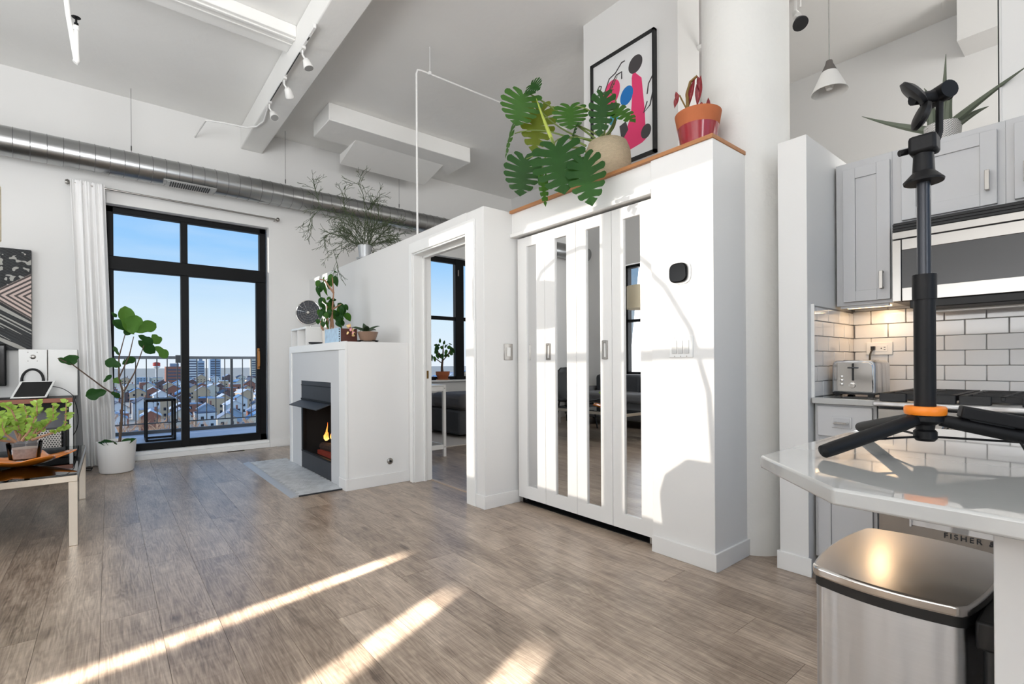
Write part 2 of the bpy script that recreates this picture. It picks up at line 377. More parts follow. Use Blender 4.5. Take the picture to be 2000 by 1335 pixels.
struct('trim_1', box(1.28, 1.53, -2.6, 6.87, 3.737, 4.0), CEIL, 'wide white concrete ceiling beam carrying the track lights', bevel=.012)
struct('trim_2', MB().box(-2.5, 1.28, 4.5, 4.78, 3.90, 4.0).box(-2.5, 1.28, 4.53, 4.56, 3.885, 3.9).box(-2.5, 1.28, 4.62, 4.64, 3.89, 3.9), CEIL, 'shallow white ceiling rib with fine ridges left of the beam', bevel=.01)
struct('trim_3', MB().box(1.93, 3.85, 5.58, 6.12, 3.80, 4.0), CEIL, 'white stepped concrete soffit above the duct', bevel=.008)
struct('trim_4', MB().prism([(5.88, 3.80), (6.42, 3.80), (6.42, 3.675)], 'x', 2.36, 3.6), CEIL, 'sloped white concrete bracket under the soffit')
wh = MB()
wh.box(2.10, 2.27, 3.953, 6.87, 0, 2.19).box(2.10, 2.27, 3.10, 3.953, 2.03, 2.19).box(2.10, 2.42, 2.885, 3.10, 0, 2.19)
struct('wall_bedroom', wh, WALL, 'white half-height partition wall around the bedroom doorway', bevel=.003)
dc = MB()
dc.box(2.084, 2.10, 2.985, 3.10, 0, 2.12).box(2.084, 2.10, 3.10, 3.953, 2.03, 2.12).box(2.084, 2.10, 3.953, 4.0, 0, 2.12)
dc.box(2.10, 2.275, 3.94, 3.955, 0, 2.03).box(2.19, 2.21, 3.925, 3.94, 0, 2.03).box(2.10, 2.275, 3.10, 3.953, 2.018, 2.03).box(2.19, 2.21, 3.11, 3.94, 2.0, 2.018)
dcas = struct('door_2', dc, CASE, 'white casing and jambs of the bedroom doorway', bevel=.002)
MB().box(2.225, 2.24, 3.932, 3.9405, .92, .99).build('strike_plate', mat('brass', srgb(150, 120, 70), .3, 1), dcas)
MB().box(2.262, 2.285, 3.10, 3.953, 0, .006).build('threshold_strip', mat('pale_metal_strip', srgb(200, 180, 160), .4, .4), dcas)
struct('baseboard_bedroom_post', MB().box(2.088, 2.425, 2.873, 2.885, 0, .095).box(2.088, 2.10, 2.885, 2.985, 0, .095), TRIM, 'white baseboard around the doorway post', bevel=.002)
struct('baseboard_north', MB().box(1.60, 2.10, 6.855, 6.87, 0, .10).box(-2.5, -.03, 6.855, 6.87, 0, .10), TRIM, 'white baseboard along the balcony wall', bevel=.002)
struct('trim_5', MB().box(-.02, 1.60, 6.862, 6.985, 0, .055).box(-.02, 1.60, 6.90, 6.985, .055, .092), CASE, 'white stepped threshold below the balcony door', bevel=.003)
# closet
wc = MB()
wc.box(2.352, 2.74, 1.276, 1.642, 0, 2.176).box(2.365, 2.44, 1.642, 2.885, 2.0, 2.176).box(3.2, 3.23, 1.3, 2.94, 0, 2.176).box(2.42, 3.2, 2.88, 2.94, 0, 2.176).box(2.74, 3.2, 1.276, 1.4, 0, 2.176)
wcl = struct('wall_closet', wc, TRIM, 'white closet enclosure and corner pillar with the thermostat', bevel=.002)
struct('trim_6', box(2.345, 2.365, 1.642, 2.885, 1.995, 2.022), TRIM, 'white trim above the mirrored closet doors', bevel=.002)
struct('baseboard_closet', MB().box(2.340, 2.352, 1.264, 1.642, 0, .09).box(2.352, 2.73, 1.264, 1.276, 0, .09), TRIM, 'white baseboard around the closet pillar', bevel=.002)
struct('trim_7', MB().box(2.342, 3.23, 1.272, 2.885, 2.176, 2.197), WOODL, 'oak board capping the closet', bevel=.002)
struct('wall_loft', box(3.235, 3.53, 2.02, 2.94, 2.197, 4.0), WALL, 'tall white wall behind the framed print')
col = MB().lathe([(.232, 0), (.232, .2), (.2325, 1.1), (.233, 2.2), (.233, 4.0)], 2.90, 1.377, 64)
struct('column', col, COLM, 'thick round white plastered column beside the closet')
struct('trim_8', box(2.43, 2.62, 1.66, 2.88, .0, .004), BLACKM, 'dark floor track under the closet doors')

# kitchen walls with tiles
wk = struct('wall_kitchen', MB().box(3.297, 3.40, -2.2, 1.09, 0, 2.093), WALL, 'low white wall behind the grey kitchen')
wp = struct('wall_pier', MB().box(2.65, 3.297, .9555, 1.09, 0, 2.163), WALL, 'white wall stub closing the kitchen beside the column', bevel=.002)
struct('baseboard_pier', MB().box(2.638, 2.65, .94, 1.10, 0, .09).box(2.65, 2.9, 1.09, 1.10, 0, .09), TRIM, 'white baseboard on the kitchen wall stub', bevel=.002)
MB().box(3.2895, 3.297, -1.2, .9555, .872, 1.36).build('grout', GROUT, wk)
MB().box(2.70, 3.297, .950, .9555, .872, 1.33).build('grout', GROUT, wp)
TH, TWD = .0757, .1555
def tile_mesh(a, b, axis):
    mb = box(-.007, 0, -a/2, a/2, -b/2, b/2) if axis == 'x' else box(-a/2, a/2, -.006, 0, -b/2, b/2)
    bm = bmesh.new(); me = mb.mesh('tile', TILE); bm.from_mesh(me)
    bmesh.ops.bevel(bm, geom=[e for e in bm.edges], offset=.0022, segments=2, affect='EDGES', clamp_overlap=True)
    bm.to_mesh(me); bm.free(); me.shade_smooth(); return me
tcache = {}
def tile(axis, u0, u1, z0, z1, parent, fixed):
    a, b = round(u1-u0-.0028, 4), round(z1-z0-.0028, 4)
    if a < .008 or b < .008: return
    k = (axis, a, b)
    if k not in tcache: tcache[k] = tile_mesh(a, b, axis)
    o = bpy.data.objects.new('tile', tcache[k]); COL.objects.link(o); o.parent = parent
    uc_, zc = (u0+u1)/2, (z0+z1)/2
    o.location = (fixed, uc_, zc) if axis == 'x' else (uc_, fixed, zc)
    o.rotation_euler = (rnd.uniform(-.002, .002), rnd.uniform(-.002, .002), rnd.uniform(-.003, .003))
for r in range(7):
    z0 = .8755+TH*r; z1 = min(z0+TH, 1.352)
    off = .473 if r % 2 == 0 else .473+TWD/2
    for k in range(-6, 5):
        y0 = off+TWD*k; y1 = y0+TWD
        y0, y1 = max(y0, -.36), min(y1, .9475)
        if y1-y0 > .012: tile('x', y0, y1, z0, z1, wk, 3.289)
    xs = 3.283; k = 0
    z1 = min(z0+TH, 1.322)
    x1 = xs-(TWD/2 if r % 2 else 0)
    if r % 2: tile('y', x1, xs, z0, z1, wp, .950)
    while x1 > 2.72:
        x0 = max(x1-TWD, 2.704); tile('y', x0, x1, z0, z1, wp, .950); x1 -= TWD
MB().box(2.694, 2.704, .942, .9555, .872, 1.335).build('edge_trim', CASE, wp)

# ------------------------------------------------------------------ balcony door, windows
d1 = struct('door_1', MB().box(-.02, 1.582, 6.97, 7.05, 2.742, 2.803).box(-.02, 1.582, 6.97, 7.05, .092, .170).box(1.512, 1.582, 6.97, 7.05, .092, 2.803).box(-.02, .05, 6.97, 7.05, .092, 2.803), BLACK, 'black framed sliding balcony door with transom panes', bevel=.004)
MB().box(-.02, 1.582, 6.96, 7.055, 2.112, 2.262).build('transom_bar', BLACK, d1, .006)
MB().box(.665, .745, 6.965, 7.05, .1, 2.12).build('meeting_stile', BLACK, d1, .004)
MB().box(.665, .735, 6.965, 7.05, 2.25, 2.75).build('mullion', BLACK, d1, .004)
MB().box(1.472, 1.515, 6.975, 7.04, .16, 2.12).build('door_stile', BLACK, d1, .004)
MB().box(.742, 1.475, 6.975, 7.03, .165, .185).build('door_rail', BLACK, d1, .003)
for (x0, x1, z0, z1) in ((.05, .667, .168, 2.115), (.744, 1.474, .184, 2.115), (.05, .667, 2.26, 2.744), (.734, 1.513, 2.26, 2.744)):
    MB().add([(x0, 7.012, z0), (x1, 7.012, z0), (x1, 7.012, z1), (x0, 7.012, z1)], [(0, 1, 2, 3)]).build('pane', GLASS, d1)
hd = MB().tube([(1.49, 6.965, 1.02), (1.49, 6.925, 1.04), (1.49, 6.92, 1.13), (1.49, 6.925, 1.225), (1.49, 6.965, 1.245)], .011, 10)
hd.box(1.478, 1.503, 6.955, 6.972, 1.0, 1.265).build('handle', mat('oak_handle', srgb(176, 118, 52), .4), d1)
w1 = struct('window_1', MB().box(3.2, 5.2, 6.98, 7.05, 2.72, 2.80).box(3.2, 5.2, 6.98, 7.05, .79, .845).box(4.49, 4.655, 6.97, 7.05, .79, 2.8).box(3.2, 3.27, 6.98, 7.05, .79, 2.8).box(5.13, 5.2, 6.98, 7.05, .79, 2.8).box(3.2, 5.2, 6.98, 7.04, 1.775, 1.833), BLACK, 'black framed bedroom window seen through the doorway', bevel=.004)
for (x0, x1) in ((3.27, 4.49), (4.655, 5.13)):
    for (z0, z1) in ((.845, 1.775), (1.833, 2.72)):
        MB().add([(x0, 7.012, z0), (x1, 7.012, z0), (x1, 7.012, z1), (x0, 7.012, z1)], [(0, 1, 2, 3)]).build('pane', GLASS, w1)
MB().box(4.53, 4.55, 6.955, 6.975, 2.52, 2.62).build('latch', NICKEL, w1)
w2 = MB()
w2.box(-2.70, -2.60, 3.35, 5.74, .84, .885).box(-2.70, -2.60, 3.35, 5.74, 2.79, 2.84).box(-2.70, -2.60, 3.35, 3.40, .84, 2.84).box(-2.70, -2.60, 5.69, 5.74, .84, 2.84).box(-2.70, -2.60, 4.08, 4.19, .84, 2.84).box(-2.70, -2.60, 4.89, 5.01, .84, 2.84).box(-2.70, -2.60, 3.35, 5.74, 1.795, 1.845)
GLASSW = glass_tint('sun_dimming_glass', (.70, .69, .68, 1), 1.12)  # glass tint added to dim the sun entering the room
w2 = struct('window_2', w2, BLACK, 'black framed west window reflected in the closet mirror')
for (y0, y1) in ((3.40, 4.08), (4.19, 4.89), (5.01, 5.69)):
    for (z0, z1) in ((.885, 1.795), (1.845, 2.79)):
        MB().add([(-2.65, y0, z0), (-2.65, y1, z0), (-2.65, y1, z1), (-2.65, y0, z1)], [(0, 1, 2, 3)]).build('pane', GLASSW, w2)
w3 = MB().box(-1.7, 2.9, -2.75, -2.68, .8, .86).box(-1.7, 2.9, -2.75, -2.68, 3.24, 3.3).box(-1.7, 2.9, -2.75, -2.68, 2.3, 2.36)  # unseen window added to go with the south fill lamp
for xx in (-1.7, -.2, 1.32, 2.84): w3.box(xx, xx+.06, -2.75, -2.68, .8, 3.3)
struct('window_added_south', w3, BLACK, 'added black framed window behind the camera, for fill light')

w4 = struct('window_4', MB().box(-2.5, -2.46, -1.16, -1.1, .8, 3.0).box(-2.5, -2.46, 2.3, 2.36, .8, 3.0).box(-2.5, -2.46, -1.16, 2.36, 2.94, 3.0).box(-2.5, -2.46, -1.16, 2.36, .8, .86), BLACK, 'added black window frame round the west fill lamp, on solid wall')  # window frame and blind added behind the west fill lamp, on solid wall
tag(MB().box(-2.455, -2.45, -1.12, 2.32, .84, 2.96).tube([(-2.44, -1.14, 2.98), (-2.44, 2.34, 2.98)], .025, 12).build('added_blind', LINEN), 'added white blind behind the west fill lamp, covering solid wall', 'blind')

# ------------------------------------------------------------------ mirrored bifold closet doors
for i, (y1, y0, m1, m0) in enumerate(((2.862, 2.567, 2.762, 2.654), (2.564, 2.263, 2.464, 2.350), (2.260, 1.964, 2.175, 2.056), (1.961, 1.660, 1.875, 1.752))):
    t = thing('closet_door', ['closet door leaf beside the doorway post, reflecting a wall switch', 'second mirrored closet door leaf, with a pull on its left stile', 'third mirrored closet door leaf, with a pull on its right stile', 'mirrored closet door leaf beside the pillar, reflecting blue sky'][i], 'door', (2.40, (y0+y1)/2, .05), 'mirrored bifold closet doors')
    fr = MB().box(2.40, 2.432, m1, y1, .05, 1.985).box(2.40, 2.432, y0, m0, .05, 1.985).box(2.40, 2.432, m0, m1, .05, .139).box(2.40, 2.432, m0, m1, 1.915, 1.985)
    fr.build('door_frame', TRIM, t, 0)
    MB().box(2.412, 2.428, m0, m1, .139, 1.915).build('mirror', MIRROR, t, smooth=False)
    if i in (1, 2):
        yy = 2.528 if i == 1 else 2.018
        MB().box(2.392, 2.40, yy-.022, yy-.012, 1.075, 1.19).box(2.392, 2.40, yy+.012, yy+.022, 1.075, 1.19).box(2.392, 2.40, yy-.012, yy+.012, 1.075, 1.088).box(2.392, 2.40, yy-.012, yy+.012, 1.177, 1.19).build('pull', NICKEL, t, .0015)
    if i in (0, 3): MB().box(2.405, 2.43, (y1-.04 if i == 0 else y0+.01), (y1-.01 if i == 0 else y0+.04), .012, .05).build('pivot', NICKEL, t)

# ------------------------------------------------------------------ kitchen
def shaker(name, parent, x, y0, y1, z0, z1, stile=.055, m=CAB, inset=.007, th=.02):
    """door or drawer front facing -x with its front at x"""
    mb = MB().box(x, x+th, y0, y0+stile, z0, z1).box(x, x+th, y1-stile, y1, z0, z1).box(x, x+th, y0+stile, y1-stile, z0, z0+stile).box(x, x+th, y0+stile, y1-stile, z1-stile, z1)
    mb.box(x+inset, x+th-.001, y0+stile, y1-stile, z0+stile, z1-stile)
    return mb.build(name, m, parent, .0016)
def bar_handle(parent, x, y, z0, z1, vertical=True, m=NICKEL):
    mb = MB()
    if vertical: mb.box(x-.03, x-.022, y-.008, y+.008, z0, z1).box(x-.024, x, y-.006, y+.006, z0, z0+.010).box(x-.024, x, y-.006, y+.006, z1-.010, z1)
    else: mb.box(x-.03, x-.022, z0, z1, y-.008, y+.008).box(x-.024, x, z0, z0+.01, y-.006, y+.006).box(x-.024, x, z1-.01, z1, y-.006, y+.006)
    return mb.build('handle', m, parent, .0015)
u1 = thing('upper_cabinet', 'tall narrow grey wall cabinet with one shaker door beside the wall stub', 'cabinet', (3.15, .82, 1.345))
MB().box(3.02, 3.285, .70, .945, 1.342, 2.092).build('body', CAB, u1, .002)
dd = shaker('door', u1, 2.998, .706, .908, 1.36, 2.052); bar_handle(dd, 2.998, .738, 1.412, 1.50)
MB().box(3.03, 3.05, .72, .93, 1.330, 1.342).build('valance', CAB, u1)
MB().box(3.10, 3.13, .73, .92, 1.334, 1.342).build('strip_light', mat('warm_strip_light', (1, .8, .5, 1), .5, emit=(1, .72, .42, 1), estr=3), u1)
u2 = thing('upper_cabinet', 'wide grey wall cabinet above the microwave', 'cabinet', (3.15, .5, 1.72))
MB().box(3.02, 3.285, .30, .70, 1.72, 2.092).build('body', CAB, u2, .002)
dd = shaker('door', u2, 2.998, .325, .660, 1.735, 2.06); bar_handle(dd, 2.998, .354, 1.795, 1.882)
u3 = thing('upper_cabinet', 'grey wall cabinet cut off by the right edge of the photo', 'cabinet', (3.15, .0, 1.72))
MB().box(3.02, 3.285, -.30, .30, 1.72, 2.092).build('body', CAB, u3, .002)
dd = shaker('door', u3, 2.998, -.06, .272, 1.738, 2.062); bar_handle(dd, 2.998, .235, 1.80, 1.885)
lamp('under_cabinet_light', 'AREA', (3.13, .79, 1.328), (.05, 0, -1), .55, (1, .66, .36), shape='RECTANGLE', size=.06, size_y=.22)
struct('trim_9', MB().box(3.03, 3.297, -.8, .318, 2.093, 3.62).box(3.025, 3.03, .312, .32, 2.093, 3.62), WALL, 'white boxed chase rising above the kitchen cabinets')
MB().box(3.022, 3.034, .3185, .3225, 2.093, 3.62).build('dark_edge_strip', BLACKM, bpy.data.objects['trim_9'])  # thin black strip along the corner of the chase
# microwave hood
mw = thing('microwave', 'stainless over-the-range microwave with a dark window', 'microwave', (3.1, .3, 1.33))
MB().box(2.965, 3.285, -.07, .686, 1.335, 1.715).build('case', DARK, mw, .002)
vg = MB()
for k in range(3): vg.box(2.948, 2.968, -.07, .684, 1.675+.0135*k, 1.683+.0135*k)
vg.build('vent_louvre', BLACKM, mw)
MB().box(2.955, 2.97, -.068, .682, 1.672, 1.716).build('vent_recess', BLACKM, mw)
MB().box(2.945, 2.966, -.07, .686, 1.637, 1.671).build('top_panel', STEELH, mw, .002)
MB().box(2.945, 2.966, .651, .686, 1.337, 1.632).build('side_panel', STEELH, mw, .002)
dm = MB().box(2.942, 2.966, -.07, .648, 1.58, 1.632).box(2.942, 2.966, -.07, .648, 1.337, 1.40).build('door', STEELH, mw, .002)
MB().box(2.945, 2.960, -.07, .648, 1.395, 1.584).build('door_window', mat('dark_glass', srgb(38, 38, 40), .06, coat=.5), dm)
MB().box(2.95, 3.2, -.06, .62, 1.30, 1.337).build('underside', BLACKM, mw, .004)
MB().box(3.12, 3.2, -.05, .58, 1.288, 1.302).build('grease_filter', NICKEL, mw)
# base cabinet, counter
b1 = thing('base_cabinet', 'grey base cabinet with one drawer beside the range', 'cabinet', (3.0, .82, 0))
MB().box(2.715, 3.285, .692, .947, .09, .846).build('body', CAB, b1, .002)
MB().box(2.76, 3.285, .692, .947, 0, .09).build('toe_kick', BLACKM, b1)
dr = MB().box(2.697, 2.715, .706, .930, .690, .835).box(2.692, 2.697, .785, .868, .733, .787).build('drawer', CAB, b1, .002)
MB().box(2.690, 2.6925, .793, .860, .739, .781).build('panel_recess', mat('cabinet_recess', srgb(184, 184, 186), .45), dr)
MB().tube([(2.69, .85, .758), (2.665, .848, .758), (2.665, .802, .758), (2.69, .80, .758)], .006, 8).build('handle', CHROME, dr)
shaker('door', b1, 2.697, .706, .930, .105, .672)
ct = tag(box(2.675, 3.288, .690, .948, .846, .8745).build('worktop', QUARTZ, None, .003), 'short white worktop under the toaster', 'worktop')
# range
rg = thing('range', 'stainless gas range with black cast iron grates and round knobs', 'stove', (2.95, .23, 0))
MB().box(2.69, 3.28, -.22, .680, .02, .86).build('body', DARK, rg, .003)
MB().box(2.63, 3.285, -.22, .688, .852, .872).build('cooktop', STEEL, rg, .006, seg=3)
MB().box(2.645, 2.69, -.215, .672, .735, .842).build('control_panel', STEELH, rg, .004)
kn = MB().lathe([(.0, -.042), (.016, -.042), (.021, -.036), (.022, -.012), (.027, -.01), (.027, 0)], 0, 0, 28, axis='x').mesh('knob', CHROME)
kr = MB().lathe([(.031, -.004), (.031, 0), (.0, 0)], 0, 0, 28, axis='x').mesh('knob_bezel', BLACKM)
for yk in (.59, .46, .305, .238, .10, -.03):
    place('knob_bezel', kr, Matrix.Translation((2.645, yk, .786)), rg); place('knob', kn, Matrix.Translation((2.641, yk, .786)), rg)
od = MB().box(2.655, 2.69, -.215, .674, .20, .725).build('oven_door', STEELH, rg, .004)
MB().box(2.6535, 2.657, -.10, .56, .41, .64).build('oven_window', MATS['dark_glass'], od)
MB().box(2.650, 2.656, .20, .56, .352, .374).box(2.645, 2.66, .555, .562, .345, .40).build('trim_strip', STEEL, od)
MB().tube([(2.655, .62, .70), (2.61, .62, .70), (2.61, -.16, .70), (2.655, -.16, .70)], .013, 12).build('oven_handle', STEELH, od)
MB().box(2.66, 2.69, -.215, .674, .05, .19).build('warming_drawer', STEELH, rg, .004)
fc = bpy.data.curves.new('lettering', 'FONT'); fc.body = 'FISHER &'; fc.size = .030; fc.extrude = .0012; fc.space_character = 1.35
fo_ = bpy.data.objects.new('lettering_curve', fc); fme = bpy.data.meshes.new_from_object(fo_); bpy.data.objects.remove(fo_); fme.materials.clear(); fme.materials.append(DARK); fo = bpy.data.objects.new('lettering', fme); COL.objects.link(fo)
fo.parent = od; fo.matrix_basis = Matrix.Translation(-ORG[rg.name]) @ Matrix(((0, 0, -1, 2.652), (-1, 0, 0, .452), (0, 1, 0, .325), (0, 0, 0, 1)))
IRON = mat('cast_iron', srgb(36, 36, 37), .6, noise=.1, scale=20)
for gi, (ya, yb) in enumerate(((.415, .672), (.15, .405), (-.2, .14))):
    g = MB()
    for xx in (2.68, 3.23): g.box(xx, xx+.022, ya, yb, .885, .908)
    for yy in (ya, yb-.022): g.box(2.68, 3.252, yy, yy+.022, .885, .908)
    for xx in (2.82, 2.96, 3.10): g.box(xx, xx+.014, ya, yb, .890, .908)
    ym = (ya+yb)/2; g.box(2.68, 3.252, ym-.007, ym+.007, .890, .908)
    for xx in (2.68, 2.955, 3.23):
        for yy in (ya, yb-.022): g.box(xx, xx+.022, yy, yy+.022, .870, .89)
    # blocky front feet with an opening between them
    g.box(2.672, 2.70, ya, ya+.075, .872, .908).box(2.672, 2.70, yb-.095, yb, .872, .908)
    g.build('grate', IRON, rg, .003)
for yb_, xb in ((.55, 2.82), (.55, 3.1), (.28, 2.82), (.28, 3.1), (-.03, 2.95)):
    MB().lathe([(.05, .872), (.05, .88), (.034, .884), (.034, .892), (0, .894)], xb, yb_, 24).build('burner', mat('burner', srgb(120, 118, 114), .4, .9), rg)
# toaster
ts = thing('toaster', 'stainless two-slice toaster with lever, buttons and dial', 'toaster', (2.98, .83, .875))
prof = [(.735, .892), (.735, 1.025), (.74, 1.045), (.755, 1.055), (.90, 1.055), (.915, 1.045), (.92, 1.025), (.92, .892)]
MB().prism(prof, 'x', 2.865, 3.11).build('body', STEEL, ts, .006)
pf = [(.743, .898), (.743, 1.022), (.748, 1.038), (.76, 1.046), (.895, 1.046), (.907, 1.038), (.912, 1.022), (.912, .898)]
MB().prism(pf, 'x', 2.858, 2.868).build('front_plate', CHROME, ts, .004)
MB().box(2.862, 3.10, .738, .917, .886, .894).box(2.875, 2.9, .745, .77, .876, .888).box(2.875, 2.9, .885, .91, .876, .888).box(3.06, 3.09, .745, .77, .876, .888).box(3.06, 3.09, .885, .91, .876, .888).build('base', BLACKM, ts)
MB().box(2.8565, 2.8585, .8215, .8305, .955, 1.040).build('lever_slot', BLACKM, ts)
MB().box(2.845, 2.8585, .805, .847, 1.015, 1.022).build('lever', DARK, ts, .002)
for zz in (.973, .954, .934): MB().lathe([(0, -.005), (.007, -.004), (.008, 0)], 2.858, .875, 16, cz=zz, axis='x').build('button', CHROME, ts)
MB().lathe([(0, -.012), (.013, -.011), (.015, 0)], 2.858, .829, 24, cz=.931, axis='x').build('dial', CHROME, ts)
MB().box(2.90, 3.08, .775, .795, 1.05, 1.0565).box(2.90, 3.08, .86, .88, 1.05, 1.0565).build('slot', BLACKM, ts)
ou = thing('outlet', 'white wall outlet on the tiles behind the toaster', 'outlet', (3.28, .84, 1.11))
MB().box(3.272, 3.283, .762, .882, 1.085, 1.155).build('plate', WHITEP, ou, .003)
MB().box(3.2695, 3.273, .785, .86, 1.103, 1.137).build('socket', TRIM, ou, .001)
sl = MB()
for yy in (.805,): sl.box(3.2685, 3.27, yy-.012, yy-.004, 1.112, 1.115).box(3.2685, 3.27, yy-.012, yy-.004, 1.125, 1.128).box(3.2685, 3.27, yy+.004, yy+.009, 1.118, 1.123)
sl.build('slots', BLACKM, ou)
pg = tag(MB().box(3.25, 3.27, .838, .856, 1.112, 1.132).tube(bez((3.25, .847, 1.115), (3.20, .85, 1.09), (3.16, .835, 1.03), 10), .0045, 8).build('power_cord', BLACKM), 'black plug and cord running down behind the toaster', 'cord')

# ------------------------------------------------------------------ island with overhanging quartz top
top = [(.947, .424), (.776, .250), (.776, -1.2), (1.66, -1.2), (1.66, .30), (1.60, .37), (1.476, .424)]
tag(MB().prism(top, 'z', .851, .875).build('countertop', QUARTZ, None, .004, seg=3), 'glossy white quartz island top with clipped corners under the black tripod', 'countertop')
isl = thing('kitchen_island', 'white island base panel right of the steel trash can', 'island', (1.3, -.5, 0))
MB().box(1.02, 1.62, -1.15, .108, 0, .851).build('body', CAB, isl, .002)
MB().box(.985, 1.02, .076, .113, 0, .851).build('corner_post', TRIM, isl, .002)
MB().box(1.008, 1.02, -1.15, .07, .0, .851).build('front_panel', CAB, isl, .002)
# trash can
tb = thing('trash_can', 'brushed steel step bin with a flat lid in front of the island', 'trash can', (1.24, .275, 0))
def rrect(x0, x1, y0, y1, r, n=6):
    P = []
    for cx, cy, a in ((x1-r, y1-r, 0), (x0+r, y1-r, 90), (x0+r, y0+r, 180), (x1-r, y0+r, 270)):
        for k in range(n+1):
            t = math.radians(a+90*k/n); P.append((cx+r*math.cos(t), cy+r*math.sin(t)))
    return P
def bowed(P, k):
    out = []
    for i, (a, b) in enumerate(P):
        out.append((a, b))
    res = []
    n_ = len(out)
    for i in range(n_):
        p0, p1 = Vector((*out[i], 0)), Vector((*out[(i+1) % n_], 0)); res.append(tuple(p0[:2]))
        if (p1-p0).length > .1:
            nrm_ = Vector((p1.y-p0.y, -(p1.x-p0.x), 0)).normalized()
            for q in range(1, 14):
                f = q/14; w_ = p0.lerp(p1, f)+nrm_*k*(1-(2*f-1)**2); res.append((w_.x, w_.y))
    return res
MB().prism(bowed(rrect(1.068, 1.41, .155, .378, .022), .013), 'z', .02, .615).build('body', STEEL, tb)
MB().prism(bowed(rrect(1.066, 1.412, .153, .380, .024), .013), 'z', .615, .632).build('rim', BLACKM, tb)
MB().prism(bowed(rrect(1.062, 1.418, .149, .384, .026), .013), 'z', .632, .652).build('lid', mat('lid_steel', srgb(208, 204, 200), .17, 1, noise=.05, scale=7), tb, .005, seg=3)
MB().prism(rrect(1.062, 1.418, .152, .383, .026), 'z', 0, .02).build('base', BLACKM, tb)
MB().box(1.08, 1.40, .118, .146, .585, .632).tube([(1.10, .128, .03), (1.10, .128, .6)], .012, 8).build('hinge_housing', BLACKM, tb, .006)
MB().box(1.02, 1.06, .23, .31, .01, .03).build('pedal', DARK, tb, .004)

# tripod
tp = thing('tripod', 'black phone tripod with an orange collar standing on the island top', 'tripod', (1.19, .228, .875))
cx, cy = 1.19, .228
TR = mat('tripod_black', srgb(15, 15, 17), .5, spec=.25)
MB().tube([(cx, cy, .955), (cx, cy, 1.19)], .0165, 20).build('column', TR, tp)
MB().tube([(cx, cy, 1.165), (cx, cy, 1.212)], .0185, 20).build('lock_collar', TR, tp)
MB().tube([(cx, cy, 1.19), (cx, cy, 1.40)], .0105, 20).build('upper_column', mat('tripod_grey', srgb(44, 46, 52), .3, .3), tp)
MB().lathe([(.0, 0), (.030, 0), (.032, .003), (.032, .013), (.030, .016), (0, .016)], cx, cy, 32, cz=.949).build('collar', ORANGE, tp)
MB().lathe([(0, .900), (.014, .900), (.018, .905), (.018, .918), (.014, .922), (.015, .93), (.028, .938), (.028, .948), (0, .949)], cx, cy, 28).build('hub', TR, tp)
feet = ((.993, .333), (1.43, .398), (1.28, -.02))
for (fx, fy) in feet:
    d_ = Vector((fx-cx, fy-cy, 0)).normalized(); st = Vector((cx, cy, .940))+d_*.022; en = Vector((fx, fy, .8885))
    MB().tube([st, st.lerp(en, .12), st.lerp(en, .9), en, en+d_*.004-Vector((0, 0, .003))], [.011, .0125, .0125, .0118, .004], 14).build('leg', TR, tp)
    m_ = st.lerp(en, .45)
    MB().tube([(cx+d_.x*.016, cy+d_.y*.016, .908), m_-Vector((0, 0, .010))], .0022, 6).build('brace', TR, tp)
hd_ = MB().lathe([(0, 0), (.030, 0), (.031, .004), (.024, .012), (.017, .02), (.0155, .05), (.0155, .055), (0, .055)], cx, cy, 28, cz=1.385)
hd_.build('head_base', TR, tp)
MB().box(cx-.02, cx+.02, cy-.022, cy+.02, 1.438, 1.472).build('ball_block', TR, tp, .006)
MB().tube([(cx, cy+.02, 1.452), (cx-.012, cy+.034, 1.448)], .006, 10).build('lock_knob', TR, tp)
R_ = rgt; U_ = Vector((0, 0, 1))
def tpos(a, b, c=0): return Vector((cx, cy, 0))+R_*a+U_*b+fwd*c
MB().tube([tpos(.012, 1.455), tpos(.026, 1.468), tpos(.030, 1.48), tpos(.031, 1.545)], .006, 10).build('holder_arm', TR, tp)
MB().tube([tpos(.033, 1.552, -.02), tpos(.033, 1.552, .03)], .016, 18).tube([tpos(-.02, 1.542), tpos(.05, 1.552)], .011, 12).build('clamp_body', TR, tp)
for (a, b, r_) in ((-.018, 1.553, .029), (-.004, 1.511, .026)):
    n_ = (R_*.55-fwd*.55+U_*.62).normalized() if b > 1.53 else (R_*.9-fwd*.3-U_*.35).normalized()
    c0 = tpos(a, b); MB().tube([c0-n_*.007, c0-n_*.003, c0+n_*.004, c0+n_*.009], [r_*.7, r_, r_*.97, r_*.6], 24).build('clamp_jaw', TR, tp)
rm = MB(); st = Vector((cx, cy, .942)); ax = (Vector((1.28, -.02, .8885))-st).normalized()
rl = thing('remote', 'small black remote clipped on the tripod leg', 'remote', tuple(st+ax*.10))
sd = ax.cross(U_).normalized(); nn = sd.cross(ax).normalized()
if nn.z < 0: nn = -nn
def rbox(a0, a1, b, h0, h1, m, nm, par):
    vs = [st+ax*a+sd*q*b+nn*h for h in (h0, h1) for a, q in ((a0, -1), (a1, -1), (a1, 1), (a0, 1))]
    MB().add(vs, [(0, 3, 2, 1), (4, 5, 6, 7), (0, 1, 5, 4), (1, 2, 6, 5), (2, 3, 7, 6), (3, 0, 4, 7)]).build(nm, m, par, .003)
rbox(.045, .135, .016, .014, .036, TR, 'case', rl); rbox(.06, .12, .012, .012, .016, DARK, 'clip', rl)
tag(MB().tube([(1.235, .11, .915), (1.205, .098, .897), (1.16, .085, .8785), (1.13, .06, .8785), (1.16, .02, .8785), (1.24, .0, .8785)], .0022, 8).build('charging_cable', BLACKM), 'thin black cable looping down onto the quartz top', 'cable')

